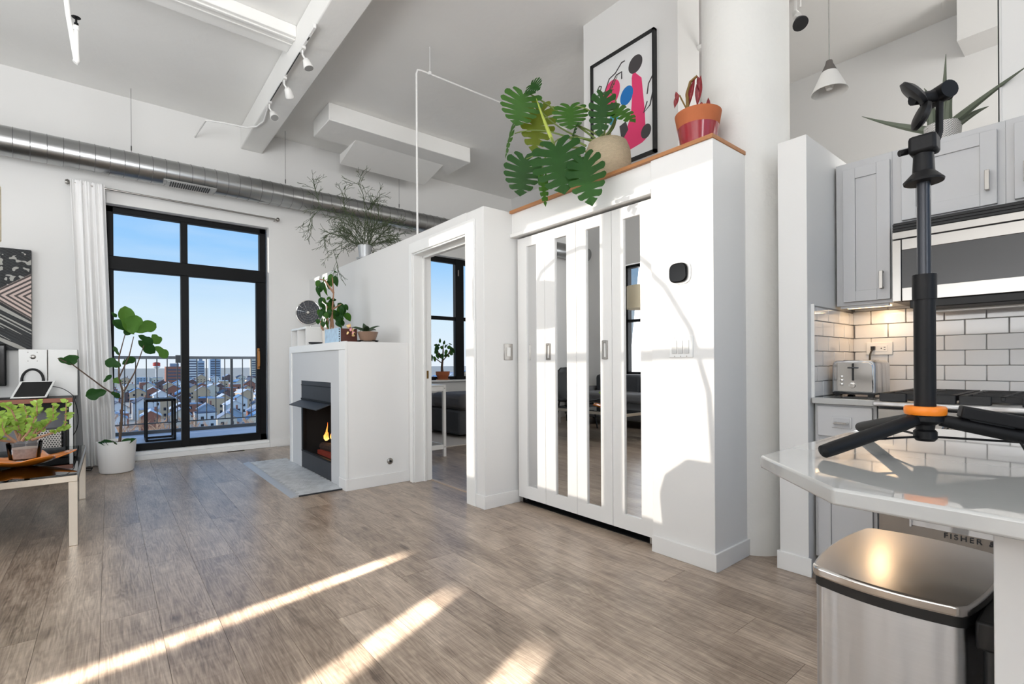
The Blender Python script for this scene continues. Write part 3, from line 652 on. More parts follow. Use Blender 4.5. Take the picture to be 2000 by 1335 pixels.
# ------------------------------------------------------------------ fireplace
fp = thing('fireplace', 'white boxed fireplace with grey surround and a lit gas fire', 'fireplace', (1.8, 4.85, 0))
fb = MB().box(1.535, 2.10, 5.29, 5.66, 0, 1.243).box(1.535, 2.10, 4.05, 4.417, 0, 1.243).box(1.535, 2.10, 4.417, 5.29, .892, 1.243).box(2.0, 2.10, 4.417, 5.29, 0, .9)
fb.build('body', TRIM, fp, .002)
MB().box(1.518, 1.54, 4.044, 5.668, 1.178, 1.246).box(1.518, 1.54, 5.60, 5.668, 0, 1.178).box(1.518, 1.54, 4.044, 4.19, 0.095, 1.178).build('surround_trim', CASE, fp, .002)
MB().box(1.529, 1.54, 5.29, 5.60, 0, 1.178).box(1.529, 1.54, 4.19, 4.417, 0, 1.178).box(1.529, 1.54, 4.417, 5.29, .892, 1.178).build('surround_panel', CLAY, fp)
MB().box(1.535, 2.10, 4.036, 4.05, 0, .095).box(1.516, 1.54, 4.036, 4.2, 0, .095).build('baseboard', TRIM, fp, .002)
MB().box(1.56, 2.0, 4.417, 4.43, .0, .89).box(1.56, 2.0, 5.277, 5.29, 0, .89).box(1.96, 2.0, 4.43, 5.277, 0, .89).box(1.56, 2.0, 4.43, 5.277, .70, .72).box(1.56, 2.0, 4.43, 5.277, .12, .14).build('firebox', FIREB, fp)
MB().box(1.532, 1.56, 4.417, 5.29, .70, .892).build('top_panel', DARK, fp, .003)
MB().box(1.526, 1.535, 4.417, 5.29, .845, .85).box(1.524, 1.535, 4.417, 5.29, .70, .715).build('panel_lip', BLACK, fp)
MB().prism([(1.535, .70), (1.41, .655), (1.41, .648), (1.535, .69)], 'y', 4.44, 5.28).build('hood', DARK, fp)
MB().box(1.532, 1.56, 4.417, 5.29, .012, .185).build('bottom_panel', DARK, fp, .003)
MB().box(1.528, 1.536, 4.417, 5.29, .172, .188).box(1.53, 1.56, 5.24, 5.29, .18, .70).build('frame', BLACK, fp, .002)
LOG = mat('charred_log', srgb(58, 40, 32), .9, noise=.5, scale=16, bump=.6, bscale=30)
for (a, b, r_) in (((1.74, 4.50, .22), (1.70, 5.15, .22), .045), ((1.84, 4.46, .24), (1.84, 5.1, .25), .05), ((1.70, 4.62, .29), (1.86, 4.95, .31), .036), ((1.70, 4.80, .285), (1.84, 4.55, .31), .034)):
    MB().tube([a, Vector(a).lerp(Vector(b), .5)+Vector((0, 0, .012)), b], [r_, r_*1.08, r_*.9], 10).build('log', LOG, fp)
MB().box(1.66, 1.92, 4.46, 5.2, .14, .18).build('burner_tray', mat('embers', srgb(70, 20, 14), .9, emit=(1, .12, .05, 1), estr=.06, noise=.5, scale=30), fp)
def flame_mat():
    m = bpy.data.materials.new('flame'); m.use_nodes = True; t = m.node_tree; p = t.nodes['Principled BSDF']
    co = t.nodes.new('ShaderNodeTexCoord'); sp = t.nodes.new('ShaderNodeSeparateXYZ'); r = t.nodes.new('ShaderNodeValToRGB')
    t.links.new(co.outputs['Generated'], sp.inputs[0]); t.links.new(sp.outputs['Z'], r.inputs[0])
    r.color_ramp.elements[0].color = (1, .62, .2, 1); r.color_ramp.elements[1].color = (.8, .13, .02, 1); q = r.color_ramp.elements.new(.45); q.color = (1, .42, .07, 1)
    t.links.new(r.outputs[0], p.inputs['Emission Color']); p.inputs['Emission Strength'].default_value = 1.7; p.inputs['Base Color'].default_value = (0, 0, 0, 1); return m
FLAME = flame_mat()
r5 = random.Random(4)
for k in range(26):
    grp = k % 2; yy = r5.gauss(4.55, .07) if grp else r5.gauss(4.93, .06); xx = r5.uniform(1.66, 1.80); hh = r5.uniform(.10, .30) if grp else r5.uniform(.07, .17); ww_ = r5.uniform(.012, .024); ph = r5.uniform(0, 6)
    pts = [(xx+.012*math.sin(4*t+ph), yy+.03*math.sin(3.2*t+ph)*t+.02*t, .262+(.0 if grp else .035)+r5.uniform(0, .012)+hh*t) for t in (0, .15, .35, .6, .82, 1)]
    MB().tube(pts, [ww_*.5, ww_, ww_*.85, ww_*.5, ww_*.22, .001], 8).build('flame', FLAME, fp)
lamp('fire_glow', 'POINT', (1.72, 4.7, .40), None, .12, (1, .5, .2), shadow_soft_size=.08)
og = MB().lathe([(0, -.012), (.02, -.012), (.026, -.008), (.028, 0), (0, 0)], 1.915, 4.05, 24, cz=.20, axis='y')
vk = thing('gas_key_valve', 'round metal gas key valve low on the fireplace side', 'valve', (1.915, 4.05, .2)); og.build('escutcheon', NICKEL, vk)
MB().lathe([(0, -.016), (.010, -.016), (.010, -.01), (0, -.01)], 1.915, 4.05, 16, cz=.20, axis='y').build('key_socket', BLACKM, vk)
hs = thing('hearth', 'grey marble mosaic hearth with a steel edge strip', 'hearth', (1.32, 5.0, 0))
hm = MB()
hm_base = MB().box(1.165, 1.535, 4.125, 5.88, 0, .008).build('mortar_bed', mat('pale_mortar', srgb(180, 181, 181), .8), hs)
hx = []
hexm = MB(); rr = .026
poly = [(rr*math.cos(math.radians(60*k+30)), rr*math.sin(math.radians(60*k+30))) for k in range(6)]
hexme = MB().prism(poly, 'z', .006, .0125).mesh('hex', MARBLE)
mos = MB(); row = 0; yy = 4.15
while yy < 5.86:
    xx = 1.19+(row % 2)*.0235
    while xx < 1.52:
        dz = rnd.uniform(-.0006, .0006)
        mos.prism([(xx+a, yy+b) for a, b in poly], 'z', .006, .0125+dz); xx += .047
    yy += .0407; row += 1
mo = mos.build('mosaic_tiles', MARBLE, hs); mo['kind'] = 'stuff'
MB().prism([(1.108, 0), (1.112, .004), (1.158, .016), (1.166, .016), (1.166, 0)], 'y', 4.115, 5.905).build('edge_strip', mat('matt_aluminium', srgb(190, 190, 190), .55, .5), hs)
for ya in (4.115, 5.88): MB().box(1.166, 1.535, ya, ya+.01, 0, .011).build('side_strip', DARK, hs)

# ------------------------------------------------------------------ plants: measured leaf positions (base, tip, width) in metres
MON=[ ((2.15, 2.495, 2.845), (2.15, 2.57, 2.662), 0.253), ((2.33, 2.523, 2.822), (2.33, 2.594, 2.532), 0.217), ((2.3, 2.209, 2.695), (2.3, 2.204, 2.548), 0.201), ((2.32, 1.95, 2.657), (2.32, 1.991, 2.43), 0.145), ((2.38, 1.938, 2.61), (2.38, 1.762, 2.454), 0.111), ((2.42, 1.981, 2.736), (2.42, 1.92, 2.816), 0.054), ((2.22, 2.685, 2.734), (2.22, 2.787, 2.53), 0.098), ((2.15, 2.489, 2.415), (2.15, 2.536, 2.176), 0.228), ((2.08, 2.12, 2.351), (2.08, 2.049, 2.049), 0.288), ((2.14, 1.953, 2.23), (2.14, 1.889, 1.949), 0.199), ((2.2, 2.366, 2.279), (2.2, 2.337, 2.067), 0.057), ((2.33, 2.181, 2.576), (2.33, 2.233, 2.483), 0.07), ((2.42, 1.981, 2.736), (2.42, 2.118, 2.762), 0.054), ((2.16, 2.429, 2.883), (2.16, 2.345, 2.817), 0.115),
]
MONSTEM=[ ((2.42, 2.072, 2.456), (2.3, 2.237, 2.508), (2.12, 2.173, 2.39)), ((2.42, 2.072, 2.446), (2.35, 2.339, 2.618), (2.3, 2.543, 2.851)), ((2.42, 2.072, 2.456), (2.3, 2.454, 2.824), (2.17, 2.507, 2.862)), ((2.45, 2.073, 2.492), (2.4, 2.101, 2.637), (2.31, 2.212, 2.704)), ((2.46, 2.069, 2.503), (2.42, 2.011, 2.598), (2.33, 1.958, 2.66)), ((2.46, 2.045, 2.495), (2.44, 1.959, 2.539), (2.39, 1.94, 2.61)), ((2.47, 2.054, 2.5), (2.46, 1.963, 2.619), (2.43, 1.986, 2.739)), ((2.4, 2.165, 2.454), (2.3, 2.427, 2.616), (2.22, 2.67, 2.667)), ((2.4, 2.177, 2.44), (2.3, 2.317, 2.46), (2.16, 2.478, 2.41)), ((2.4, 2.177, 2.44), (2.25, 2.138, 2.395), (2.1, 2.14, 2.355)), ((2.4, 2.165, 2.417), (2.3, 2.136, 2.38), (2.15, 1.962, 2.231)), ((2.15, 2.191, 2.377), (2.18, 2.316, 2.371), (2.2, 2.366, 2.279)), ((2.44, 2.064, 2.486), (2.4, 2.176, 2.572), (2.34, 2.19, 2.583)), ((2.14, 2.194, 2.402), (2.18, 2.314, 2.595), (2.22, 2.418, 2.773)),
]
FIG=[ ((0.156, 6.3, 1.389), (0.142, 6.3, 1.66), 0.161), ((0.186, 6.25, 1.368), (0.203, 6.25, 1.569), 0.18), ((0.21, 6.25, 1.389), (0.382, 6.25, 1.497), 0.151), ((0.206, 6.35, 1.373), (0.048, 6.35, 1.528), 0.132), ((0.236, 6.3, 1.362), (0.367, 6.3, 1.283), 0.101), ((0.357, 6.4, 1.381), (0.428, 6.4, 1.288), 0.115), ((0.238, 6.35, 1.313), (0.378, 6.35, 1.181), 0.123), ((0.373, 6.25, 1.251), (0.487, 6.25, 1.139), 0.113), ((0.099, 6.3, 1.048), (-0.024, 6.3, 1.108), 0.12), ((0.108, 6.35, 1.068), (0.212, 6.35, 1.139), 0.091), ((0.098, 6.3, 0.879), (0.044, 6.3, 0.93), 0.08), ((0.085, 6.35, 1.159), (0.038, 6.35, 1.248), 0.044), ((-0.256, 6.2, 1.063), (-0.28, 6.2, 1.16), 0.138), ((-0.256, 6.2, 1.063), (-0.363, 6.2, 1.127), 0.057), ((-0.013, 6.15, 0.812), (-0.17, 6.15, 0.769), 0.133), ((-0.038, 6.2, 0.894), (0.021, 6.2, 0.968), 0.047), ((0.013, 6.25, 0.798), (0.093, 6.25, 0.744), 0.064), ((0.025, 6.35, 1.587), (0.071, 6.35, 1.545), 0.044), ((0.134, 6.4, 1.363), (0.191, 6.4, 1.458), 0.122),
]
FIGSTEM=[ [(0.084, 6.3, 0.293), (0.099, 6.3, 0.516), (0.11, 6.3, 0.792)], [(0.11, 6.3, 0.792), (0.081, 6.3, 0.931), (0.164, 6.3, 1.156), (0.199, 6.28, 1.347)], [(0.121, 6.3, 0.8), (0.203, 6.27, 0.981), (0.282, 6.27, 1.261)], [(0.093, 6.3, 0.724), (-0.038, 6.22, 0.843), (-0.256, 6.2, 1.063), (-0.363, 6.2, 1.127)], [(0.081, 6.3, 0.931), (0.082, 6.32, 1.138), (0.131, 6.33, 1.365)],
]
BEDP=[ ((4.21, 6.9, 1.361), (4.231, 6.9, 1.44), 0.049), ((4.23, 6.9, 1.353), (4.271, 6.9, 1.345), 0.044), ((4.1, 6.9, 1.342), (4.041, 6.9, 1.358), 0.068), ((4.12, 6.9, 1.325), (4.05, 6.9, 1.238), 0.073), ((4.16, 6.9, 1.343), (4.19, 6.9, 1.292), 0.068), ((4.08, 6.9, 1.273), (4.04, 6.9, 1.221), 0.063), ((4.119, 6.9, 1.239), (4.138, 6.9, 1.135), 0.073), ((3.981, 6.9, 1.203), (3.97, 6.9, 1.101), 0.072), ((4.03, 6.9, 1.169), (4.058, 6.9, 1.083), 0.058), ((4.291, 6.9, 1.293), (4.333, 6.9, 1.364), 0.074), ((4.322, 6.9, 1.285), (4.415, 6.9, 1.321), 0.074), ((4.311, 6.9, 1.249), (4.414, 6.9, 1.206), 0.074), ((4.363, 6.9, 1.294), (4.435, 6.9, 1.224), 0.069), ((4.26, 6.9, 1.205), (4.342, 6.9, 1.17), 0.069), ((4.14, 6.9, 1.36), (4.1, 6.9, 1.351), 0.053), ((4.179, 6.9, 1.222), (4.168, 6.9, 1.135), 0.063), ((4.25, 6.9, 1.266), (4.239, 6.9, 1.17), 0.064),
]
JADE= [[(-0.436, 4.35, 0.585), (-0.429, 4.35, 0.626), (-0.437, 4.35, 0.687), (-0.469, 4.35, 0.785), (-0.502, 4.35, 0.817)], [(-0.423, 4.4, 0.577), (-0.414, 4.4, 0.65), (-0.401, 4.4, 0.74), (-0.418, 4.4, 0.803)], [(-0.418, 4.3, 0.589), (-0.379, 4.3, 0.657), (-0.35, 4.3, 0.751), (-0.35, 4.3, 0.823)], [(-0.388, 4.3, 0.591), (-0.336, 4.3, 0.641), (-0.273, 4.3, 0.721), (-0.275, 4.3, 0.8)], [(-0.371, 4.25, 0.596), (-0.27, 4.25, 0.634), (-0.216, 4.25, 0.659), (-0.209, 4.25, 0.824)], [(-0.448, 4.35, 0.58), (-0.494, 4.35, 0.632), (-0.507, 4.35, 0.681), (-0.502, 4.35, 0.734)], [(-0.462, 4.4, 0.575), (-0.525, 4.4, 0.594), (-0.55, 4.4, 0.614), (-0.562, 4.4, 0.71)], [(-0.424, 4.45, 0.584), (-0.41, 4.45, 0.632), (-0.388, 4.45, 0.636)], [(-0.379, 4.3, 0.597), (-0.349, 4.3, 0.666), (-0.322, 4.3, 0.688)], [(-0.441, 4.4, 0.591), (-0.462, 4.4, 0.666), (-0.5, 4.4, 0.693), (-0.533, 4.4, 0.756)]]
UMB=[ ((1.751, 4.946, 1.978), (1.784, 4.935, 1.98), 0.042), ((1.621, 4.992, 1.888), (1.597, 5.0, 1.814), 0.063), ((1.653, 4.981, 1.872), (1.629, 4.989, 1.77), 0.063), ((1.669, 4.975, 1.864), (1.669, 4.975, 1.736), 0.067), ((1.702, 4.963, 1.893), (1.693, 4.966, 1.801), 0.055), ((1.727, 4.955, 1.959), (1.718, 4.958, 1.829), 0.072), ((1.759, 4.943, 1.942), (1.775, 4.938, 1.832), 0.064), ((1.743, 4.949, 1.932), (1.734, 4.952, 1.858), 0.051), ((1.605, 4.998, 1.833), (1.617, 4.993, 1.715), 0.054), ((1.709, 4.961, 1.701), (1.693, 4.967, 1.727), 0.055), ((1.733, 4.952, 1.692), (1.766, 4.941, 1.712), 0.063), ((1.636, 4.987, 1.679), (1.62, 4.992, 1.624), 0.055), ((1.782, 4.935, 1.667), (1.856, 4.909, 1.586), 0.076), ((1.798, 4.929, 1.64), (1.806, 4.927, 1.501), 0.098), ((1.823, 4.921, 1.631), (1.839, 4.915, 1.548), 0.077), ((1.864, 4.906, 1.577), (1.88, 4.901, 1.485), 0.094), ((1.749, 4.947, 1.601), (1.781, 4.936, 1.51), 0.072), ((1.733, 4.953, 1.601), (1.748, 4.947, 1.5), 0.072), ((1.652, 4.981, 1.616), (1.659, 4.978, 1.525), 0.059), ((1.684, 4.97, 1.581), (1.667, 4.976, 1.489), 0.059), ((1.611, 4.995, 1.505), (1.603, 4.998, 1.451), 0.054), ((1.814, 4.924, 1.529), (1.781, 4.936, 1.445), 0.064), ((1.781, 4.935, 1.547), (1.773, 4.939, 1.454), 0.055), ((1.684, 4.97, 1.636), (1.733, 4.953, 1.619), 0.055), ((1.848, 4.912, 1.66), (1.868, 4.905, 1.596), 0.055), ((1.651, 4.981, 1.506), (1.635, 4.987, 1.424), 0.046), ((1.717, 4.958, 1.719), (1.741, 4.95, 1.656), 0.051), ((1.67, 4.975, 1.928), (1.645, 4.983, 1.853), 0.046),
]
UMBSTEM= [[(1.719, 4.958, 1.426), (1.733, 4.953, 1.582), (1.747, 4.948, 1.767), (1.735, 4.952, 1.931)], [(1.691, 4.967, 1.425), (1.692, 4.967, 1.599), (1.684, 4.97, 1.672)], [(1.74, 4.95, 1.426), (1.733, 4.953, 1.582)], [(1.643, 4.984, 1.406), (1.627, 4.99, 1.488)], [(1.747, 4.948, 1.767), (1.669, 4.975, 1.891), (1.621, 4.992, 1.898)], [(1.733, 4.953, 1.601), (1.815, 4.924, 1.659)]]
RH= [[(2.163, 5.163, 2.355), (2.164, 5.163, 2.556), (2.07, 5.202, 2.64), (1.896, 5.275, 2.671), (1.752, 5.336, 2.712), (1.721, 5.349, 2.821), (1.702, 5.357, 2.925)], [(2.163, 5.163, 2.355), (2.172, 5.159, 2.711), (2.152, 5.167, 2.894), (2.105, 5.187, 3.012)], [(2.176, 5.157, 2.356), (2.219, 5.139, 2.637), (2.234, 5.133, 2.794)], [(2.19, 5.152, 2.357), (2.287, 5.111, 2.534), (2.399, 5.064, 2.606), (2.497, 5.022, 2.598)], [(2.149, 5.169, 2.354), (2.015, 5.225, 2.498), (1.882, 5.281, 2.473), (1.79, 5.32, 2.421)], [(2.149, 5.169, 2.354), (2.001, 5.231, 2.375), (1.868, 5.287, 2.275), (1.906, 5.271, 2.11)], [(2.204, 5.146, 2.358), (2.314, 5.099, 2.381), (2.426, 5.052, 2.42)], [(2.176, 5.157, 2.356), (2.069, 5.202, 2.548), (1.976, 5.242, 2.694), (1.964, 5.247, 2.86)], [(2.19, 5.152, 2.357), (2.302, 5.105, 2.675), (2.289, 5.11, 2.876)], [(1.752, 5.336, 2.712), (1.674, 5.369, 2.607), (1.674, 5.369, 2.517)], [(2.163, 5.163, 2.371), (2.232, 5.134, 2.499), (2.342, 5.087, 2.476), (2.44, 5.046, 2.468)], [(2.149, 5.169, 2.37), (2.055, 5.208, 2.44), (1.962, 5.248, 2.509), (1.936, 5.259, 2.614)]]

VIEWN = Vector((-.75, -.55, .35))
# monstera in a woven basket
mon = thing('monstera', 'large split-leaf plant in a woven basket on the closet', 'plant', (2.50, 2.07, 2.197))
MB().lathe([(.105, 2.198), (.135, 2.25), (.148, 2.33), (.143, 2.41), (.122, 2.462), (.112, 2.468), (.112, 2.43), (.0, 2.42)], 2.50, 2.07, 40).build('basket', BASK, mon)
MB().lathe([(0, 2.44), (.112, 2.435)], 2.50, 2.07, 24).build('soil', SOIL, mon)
MB().tube(bez((2.52, 2.09, 2.43), (2.50, 2.10, 2.50), (2.50, 2.05, 2.53), 6), [.05, .045, .04, .034, .03, .02, .01], 10).build('new_shoot', mat('shoot_cream', srgb(214, 196, 140), .6), mon)
MM = [monstera_mesh('leaf', m_, i) for i, m_ in enumerate((LEAFD, LEAFM, LEAFY))]
for i, (b, t, wd) in enumerate(MON):
    k = {1: 2, 3: 0, 8: 0, 6: 1, 12: 0, 5: 0}.get(i, 0 if i % 2 else 1)
    nrm = (Vector((0, 0, H))-Vector(b)).normalized()+Vector((rnd.uniform(-.25, .25), rnd.uniform(-.25, .25), .25+rnd.uniform(-.1, .3)))
    if i in (4, 5, 6, 11, 12): nrm += Vector((-.2, .5, .9))
    place('leaf', MM[k], leaf_matrix(b, t, wd*1.12, nrm), mon)
for a, b, c in MONSTEM:
    q = Vector(b)*2-(Vector(a)+Vector(c))*.5
    MB().tube(bez(a, q, c, 10), [.007-.0035*i/10 for i in range(11)], 7).build('petiole', STEM, mon)
MB().tube(bez((2.15, 2.19, 2.38), (2.16, 2.30, 2.58), (2.2, 2.42, 2.80), 8), [.004, .009, .012, .012, .010, .008, .006, .004, .002], 8).build('leaf_bud', mat('bud_green', srgb(168, 182, 80), .4), mon)
# red plant in a dipped pot
rp = thing('potted_succulent', 'red-leaved plant in a terracotta pot dipped in red glaze', 'plant', (2.50, 1.44, 2.197))
MB().lathe([(.088, 2.198), (.108, 2.325)], 2.50, 1.44, 40).lathe([(0, 2.198), (.088, 2.198)], 2.50, 1.44, 40).build('pot', GLAZE, rp)
MB().lathe([(.108, 2.325), (.121, 2.40), (.112, 2.402), (.108, 2.38), (0, 2.38)], 2.50, 1.44, 40).build('rim', TERRA, rp)
RL = leaf_mesh('leaf', LEAFR, 'lance', .25, .25)
for b, t, wd in (((2.46, 1.397, 2.585), (2.46, 1.427, 2.434), .05), ((2.46, 1.431, 2.591), (2.46, 1.481, 2.44), .035), ((2.46, 1.528, 2.54), (2.46, 1.566, 2.478), .04), ((2.46, 1.55, 2.562), (2.46, 1.536, 2.50), .03), ((2.46, 1.405, 2.392), (2.46, 1.394, 2.445), .04), ((2.46, 1.365, 2.372), (2.46, 1.352, 2.452), .03), ((2.46, 1.44, 2.41), (2.46, 1.46, 2.44), .025), ((2.46, 1.42, 2.59), (2.46, 1.398, 2.50), .04), ((2.46, 1.48, 2.55), (2.46, 1.477, 2.47), .03)):
    place('leaf', RL, leaf_matrix(b, t, wd*.75, VIEWN+Vector((0, rnd.uniform(-.5, .5), 0))), rp)
MB().tube([(2.47, 1.46, 2.38), (2.46, 1.478, 2.45), (2.46, 1.480, 2.52), (2.46, 1.46, 2.575), (2.46, 1.42, 2.59)], [.008, .009, .009, .008, .006], 8).tube([(2.47, 1.46, 2.39), (2.46, 1.49, 2.45), (2.46, 1.526, 2.53)], .004, 6).tube([(2.47, 1.44, 2.38), (2.46, 1.40, 2.40), (2.46, 1.36, 2.41)], .004, 6).build('stem', mat('stem_olive', srgb(120, 92, 40), .6, noise=.3), rp)
# fiddle leaf fig
fg = thing('fiddle_leaf_fig', 'young broad-leaved fig in a ribbed white pot by the curtain', 'plant', (.06, 6.30, 0))
pb = MB(); n_ = 96
pr = [(.112, 0), (.128, .004), (.137, .02), (.158, .31), (.150, .312), (.146, .28)]
base_i = len(pb.v)
for r_, z_ in pr:
    for k in range(n_):
        rr_ = r_*(1+(.007 if k % 2 else -.007)*(1 if .01 < z_ < .3 or r_ == .158 else 0)); a_ = 2*PI*k/n_; pb.v.append(Vector((.06+rr_*math.cos(a_), 6.30+rr_*math.sin(a_), z_)))
for i in range(len(pr)-1):
    for k in range(n_): pb.f.append((i*n_+k, i*n_+(k+1) % n_, (i+1)*n_+(k+1) % n_, (i+1)*n_+k))
pb.f.append(tuple(range(n_))[::-1])
pb.build('pot', PORC, fg)
MB().lathe([(0, .288), (.147, .283)], .06, 6.30, 32).build('soil', SOIL, fg)
FLM = [leaf_mesh('leaf', m_, 'fiddle', .22, .16) for m_ in (LEAFD, LEAFLIT)]
for i, (b, t, wd) in enumerate(FIG):
    place('leaf', FLM[1 if i in (0, 1, 2, 5, 7, 10) else 0], leaf_matrix(b, t, wd, Vector((rnd.uniform(-.4, .3), -1, rnd.uniform(.0, .5)))), fg)
for i, pts in enumerate(FIGSTEM):
    r0 = .0125 if i == 0 else .008
    MB().tube(pts, [r0-(r0*.25 if i == 0 else r0*.55)*k/(len(pts)-1) for k in range(len(pts))], 8).build('stem', BARK, fg)
CL = leaf_mesh('ground_leaf', LEAFD, 'ovate', .2, .2, 5, 2)
for k in range(14):
    a_ = rnd.uniform(0, 2*PI); rr_ = rnd.uniform(.03, .12); p_ = Vector((.06+rr_*math.cos(a_), 6.24+rr_*math.sin(a_)*.8, .285)); d_ = Vector((math.cos(a_), math.sin(a_), rnd.uniform(.6, 1.4))).normalized()
    place('ground_leaf', CL, leaf_matrix(p_, p_+d_*rnd.uniform(.05, .085), .05, Vector((0, -.6, 1))), fg)
# plant on the fireplace in a wooden box
ub = thing('umbrella_plant', 'tall leafy plant in a clear pot behind the wooden box on the fireplace', 'plant', (1.74, 4.95, 1.246))
UL = [leaf_mesh('leaf', m_, 'ovate', .3, .2, 7, 2) for m_ in (LEAFD, LEAFM)]
for i, (b, t, wd) in enumerate(UMB): place('leaf', UL[i % 2], leaf_matrix(b, t, wd*.85, VIEWN+Vector((rnd.uniform(-.5, .5), rnd.uniform(-.5, .5), 0))), ub)
for k in range(30):
    b = Vector((1.72+rnd.uniform(-.10, .11), 4.95+rnd.uniform(-.07, .07), rnd.uniform(1.47, 1.72))); place('leaf', UL[k % 2], leaf_matrix(b, b+Vector((rnd.uniform(-.05, .05), rnd.uniform(-.04, .04), -rnd.uniform(.05, .1))), .05, VIEWN+Vector((rnd.uniform(-.5, .5), rnd.uniform(-.5, .5), 0))), ub)
for pts in UMBSTEM: MB().tube(pts, [.011-.006*k/(len(pts)-1) for k in range(len(pts))], 7).build('stem', BARKL, ub)
for p_ in ((1.719, 4.958), (1.691, 4.967), (1.74, 4.95), (1.643, 4.984)): MB().tube([(p_[0], p_[1], 1.43), (p_[0]*.5+.85, p_[1]*.5+2.475, 1.30)], .009, 7).build('stem', BARKL, ub)
MB().lathe([(.055, 1.247), (.06, 1.25), (.072, 1.385), (.069, 1.385)], 1.70, 4.95, 28).build('pot', mat('frosted_pot', srgb(222, 214, 204), .25), ub)
# painted wooden box
wb = thing('wooden_box', 'dark wooden box with a pale blue speckled end on the fireplace', 'box', (1.70, 4.60, 1.246))
MB().box(1.62, 1.775, 4.42, 4.432, 1.246, 1.378).box(1.62, 1.775, 4.788, 4.80, 1.246, 1.378).box(1.765, 1.775, 4.42, 4.80, 1.246, 1.378).box(1.62, 1.775, 4.42, 4.80, 1.246, 1.256).build('body', mat('walnut', srgb(86, 46, 36), .5, noise=.35, scale=5, stretch=(1, 2, 14)), wb, .002)
MB().box(1.608, 1.622, 4.418, 4.802, 1.246, 1.385).build('front_panel', mat('pale_blue_speckle', srgb(178, 204, 232), .6, noise=.38, scale=24), wb, .002)
for zz in (1.262, 1.284, 1.306, 1.328, 1.350, 1.371): MB().box(1.606, 1.613, 4.4165, 4.425, zz-.007, zz+.004).build('nail', BLACKM, wb)
# orchid
oc = thing('orchid_spray', 'small pink and yellow orchid spray hanging over the wooden box', 'flower', (1.66, 4.36, 1.246))
MB().tube(bez((1.80, 4.41, 1.38), (1.74, 4.40, 1.42), (1.70, 4.38, 1.36), 8), .003, 6).tube(bez((1.80, 4.41, 1.247), (1.80, 4.41, 1.33), (1.80, 4.41, 1.38), 4), .003, 6).build('stem', STEM, oc)
PET = leaf_mesh('petal', mat('petal_yellow', srgb(236, 202, 140), .6, noise=.15), 'ovate', .2, .2, 5, 2); PET2 = leaf_mesh('petal', mat('petal_pink', srgb(214, 140, 150), .6, noise=.15), 'ovate', .2, .2, 5, 2)
for k in range(14):
    c0 = Vector((1.70+rnd.uniform(-.03, .02), 4.37+rnd.uniform(-.05, .03), 1.355+rnd.uniform(-.04, .045))); d_ = Vector((rnd.uniform(-1, 1), rnd.uniform(-1, 1), rnd.uniform(-1, 1))).normalized()
    place('petal', PET2 if k % 4 == 0 else PET, leaf_matrix(c0, c0+d_*.035, .026, VIEWN), oc)
# shallow pot with dark leaves
sp_ = thing('moth_orchid', 'dark strap-leaved plant in a shallow brown pot on the fireplace', 'plant', (1.83, 4.30, 1.246))
MB().lathe([(.062, 1.262), (.066, 1.266), (.092, 1.345), (.088, 1.347), (.083, 1.325), (0, 1.325)], 1.83, 4.31, 32).build('pot', mat('brown_pot', srgb(140, 112, 94), .3, noise=.3, scale=9), sp_)
MB().lathe([(0, 1.248), (.085, 1.248), (.097, 1.268), (.093, 1.268), (.08, 1.256), (0, 1.256)], 1.83, 4.31, 32).build('saucer', BOWLG, sp_)
SL = leaf_mesh('leaf', mat('leaf_blackgreen', srgb(44, 62, 40), .35, noise=.25), 'ovate', .28, .25, 8, 2)
for d_, l_, w_ in (((-.7, .3, .5), .14, .055), ((.2, .6, .75), .12, .06), ((.6, -.5, .7), .13, .06), ((.1, -.8, .3), .14, .05), ((-.3, -.6, .6), .12, .055), ((-.2, .2, 1), .10, .05)):
    b = Vector((1.82, 4.31, 1.335)); place('leaf', SL, leaf_matrix(b, b+Vector(d_).normalized()*l_, w_, Vector((-.3, -.4, 1))), sp_)
# small shelf, tray, fan
ws = thing('tabletop_shelf', 'small white open shelf box standing on the fireplace', 'shelf', (1.64, 5.4, 1.246))
MB().box(1.535, 1.75, 5.14, 5.655, 1.415, 1.435).build('top_board', CASE, ws, .002)
MB().box(1.535, 1.75, 5.14, 5.155, 1.247, 1.415).build('side_panel', TRIM, ws, .001); MB().box(1.535, 1.75, 5.64, 5.655, 1.247, 1.415).build('side_panel', TRIM, ws, .001)
MB().box(1.535, 1.75, 5.42, 5.432, 1.247, 1.415).build('divider', TRIM, ws, .001); MB().box(1.735, 1.75, 5.155, 5.64, 1.247, 1.415).build('back_panel', TRIM, ws)
ty = tag(MB().lathe([(.03, 1.25), (.062, 1.262), (.066, 1.275), (.063, 1.275), (.03, 1.256), (0, 1.255)], 1.60, 5.05, 28).lathe([(0, 1.247), (.03, 1.247), (.03, 1.25)], 1.60, 5.05, 20).build('dish', DARK), 'small dark dish on the fireplace edge beside the white shelf', 'dish')
fn = thing('table_fan', 'round chrome desk fan standing on the small white shelf', 'fan', (1.67, 5.42, 1.435))
fa = Vector((-.62, -.78, .05)).normalized(); fc_ = Vector((1.66, 5.42, 1.60))
fdk = mat('fan_body', srgb(70, 84, 88), .12, 1)
MB().tube([fc_-fa*.11, fc_-fa*.10, fc_-fa*.04, fc_+fa*.03, fc_+fa*.035], [.05, .085, .122, .130, .128], 36).build('drum', fdk, fn)
gr = MB()
a1 = fa.orthogonal().normalized(); a2 = fa.cross(a1)
for rr_ in (.03, .055, .08, .105):
    gr.tube([fc_+fa*.04+(a1*math.cos(t)+a2*math.sin(t))*rr_ for t in [2*PI*k/28 for k in range(29)]], .0009, 5, cap=False)
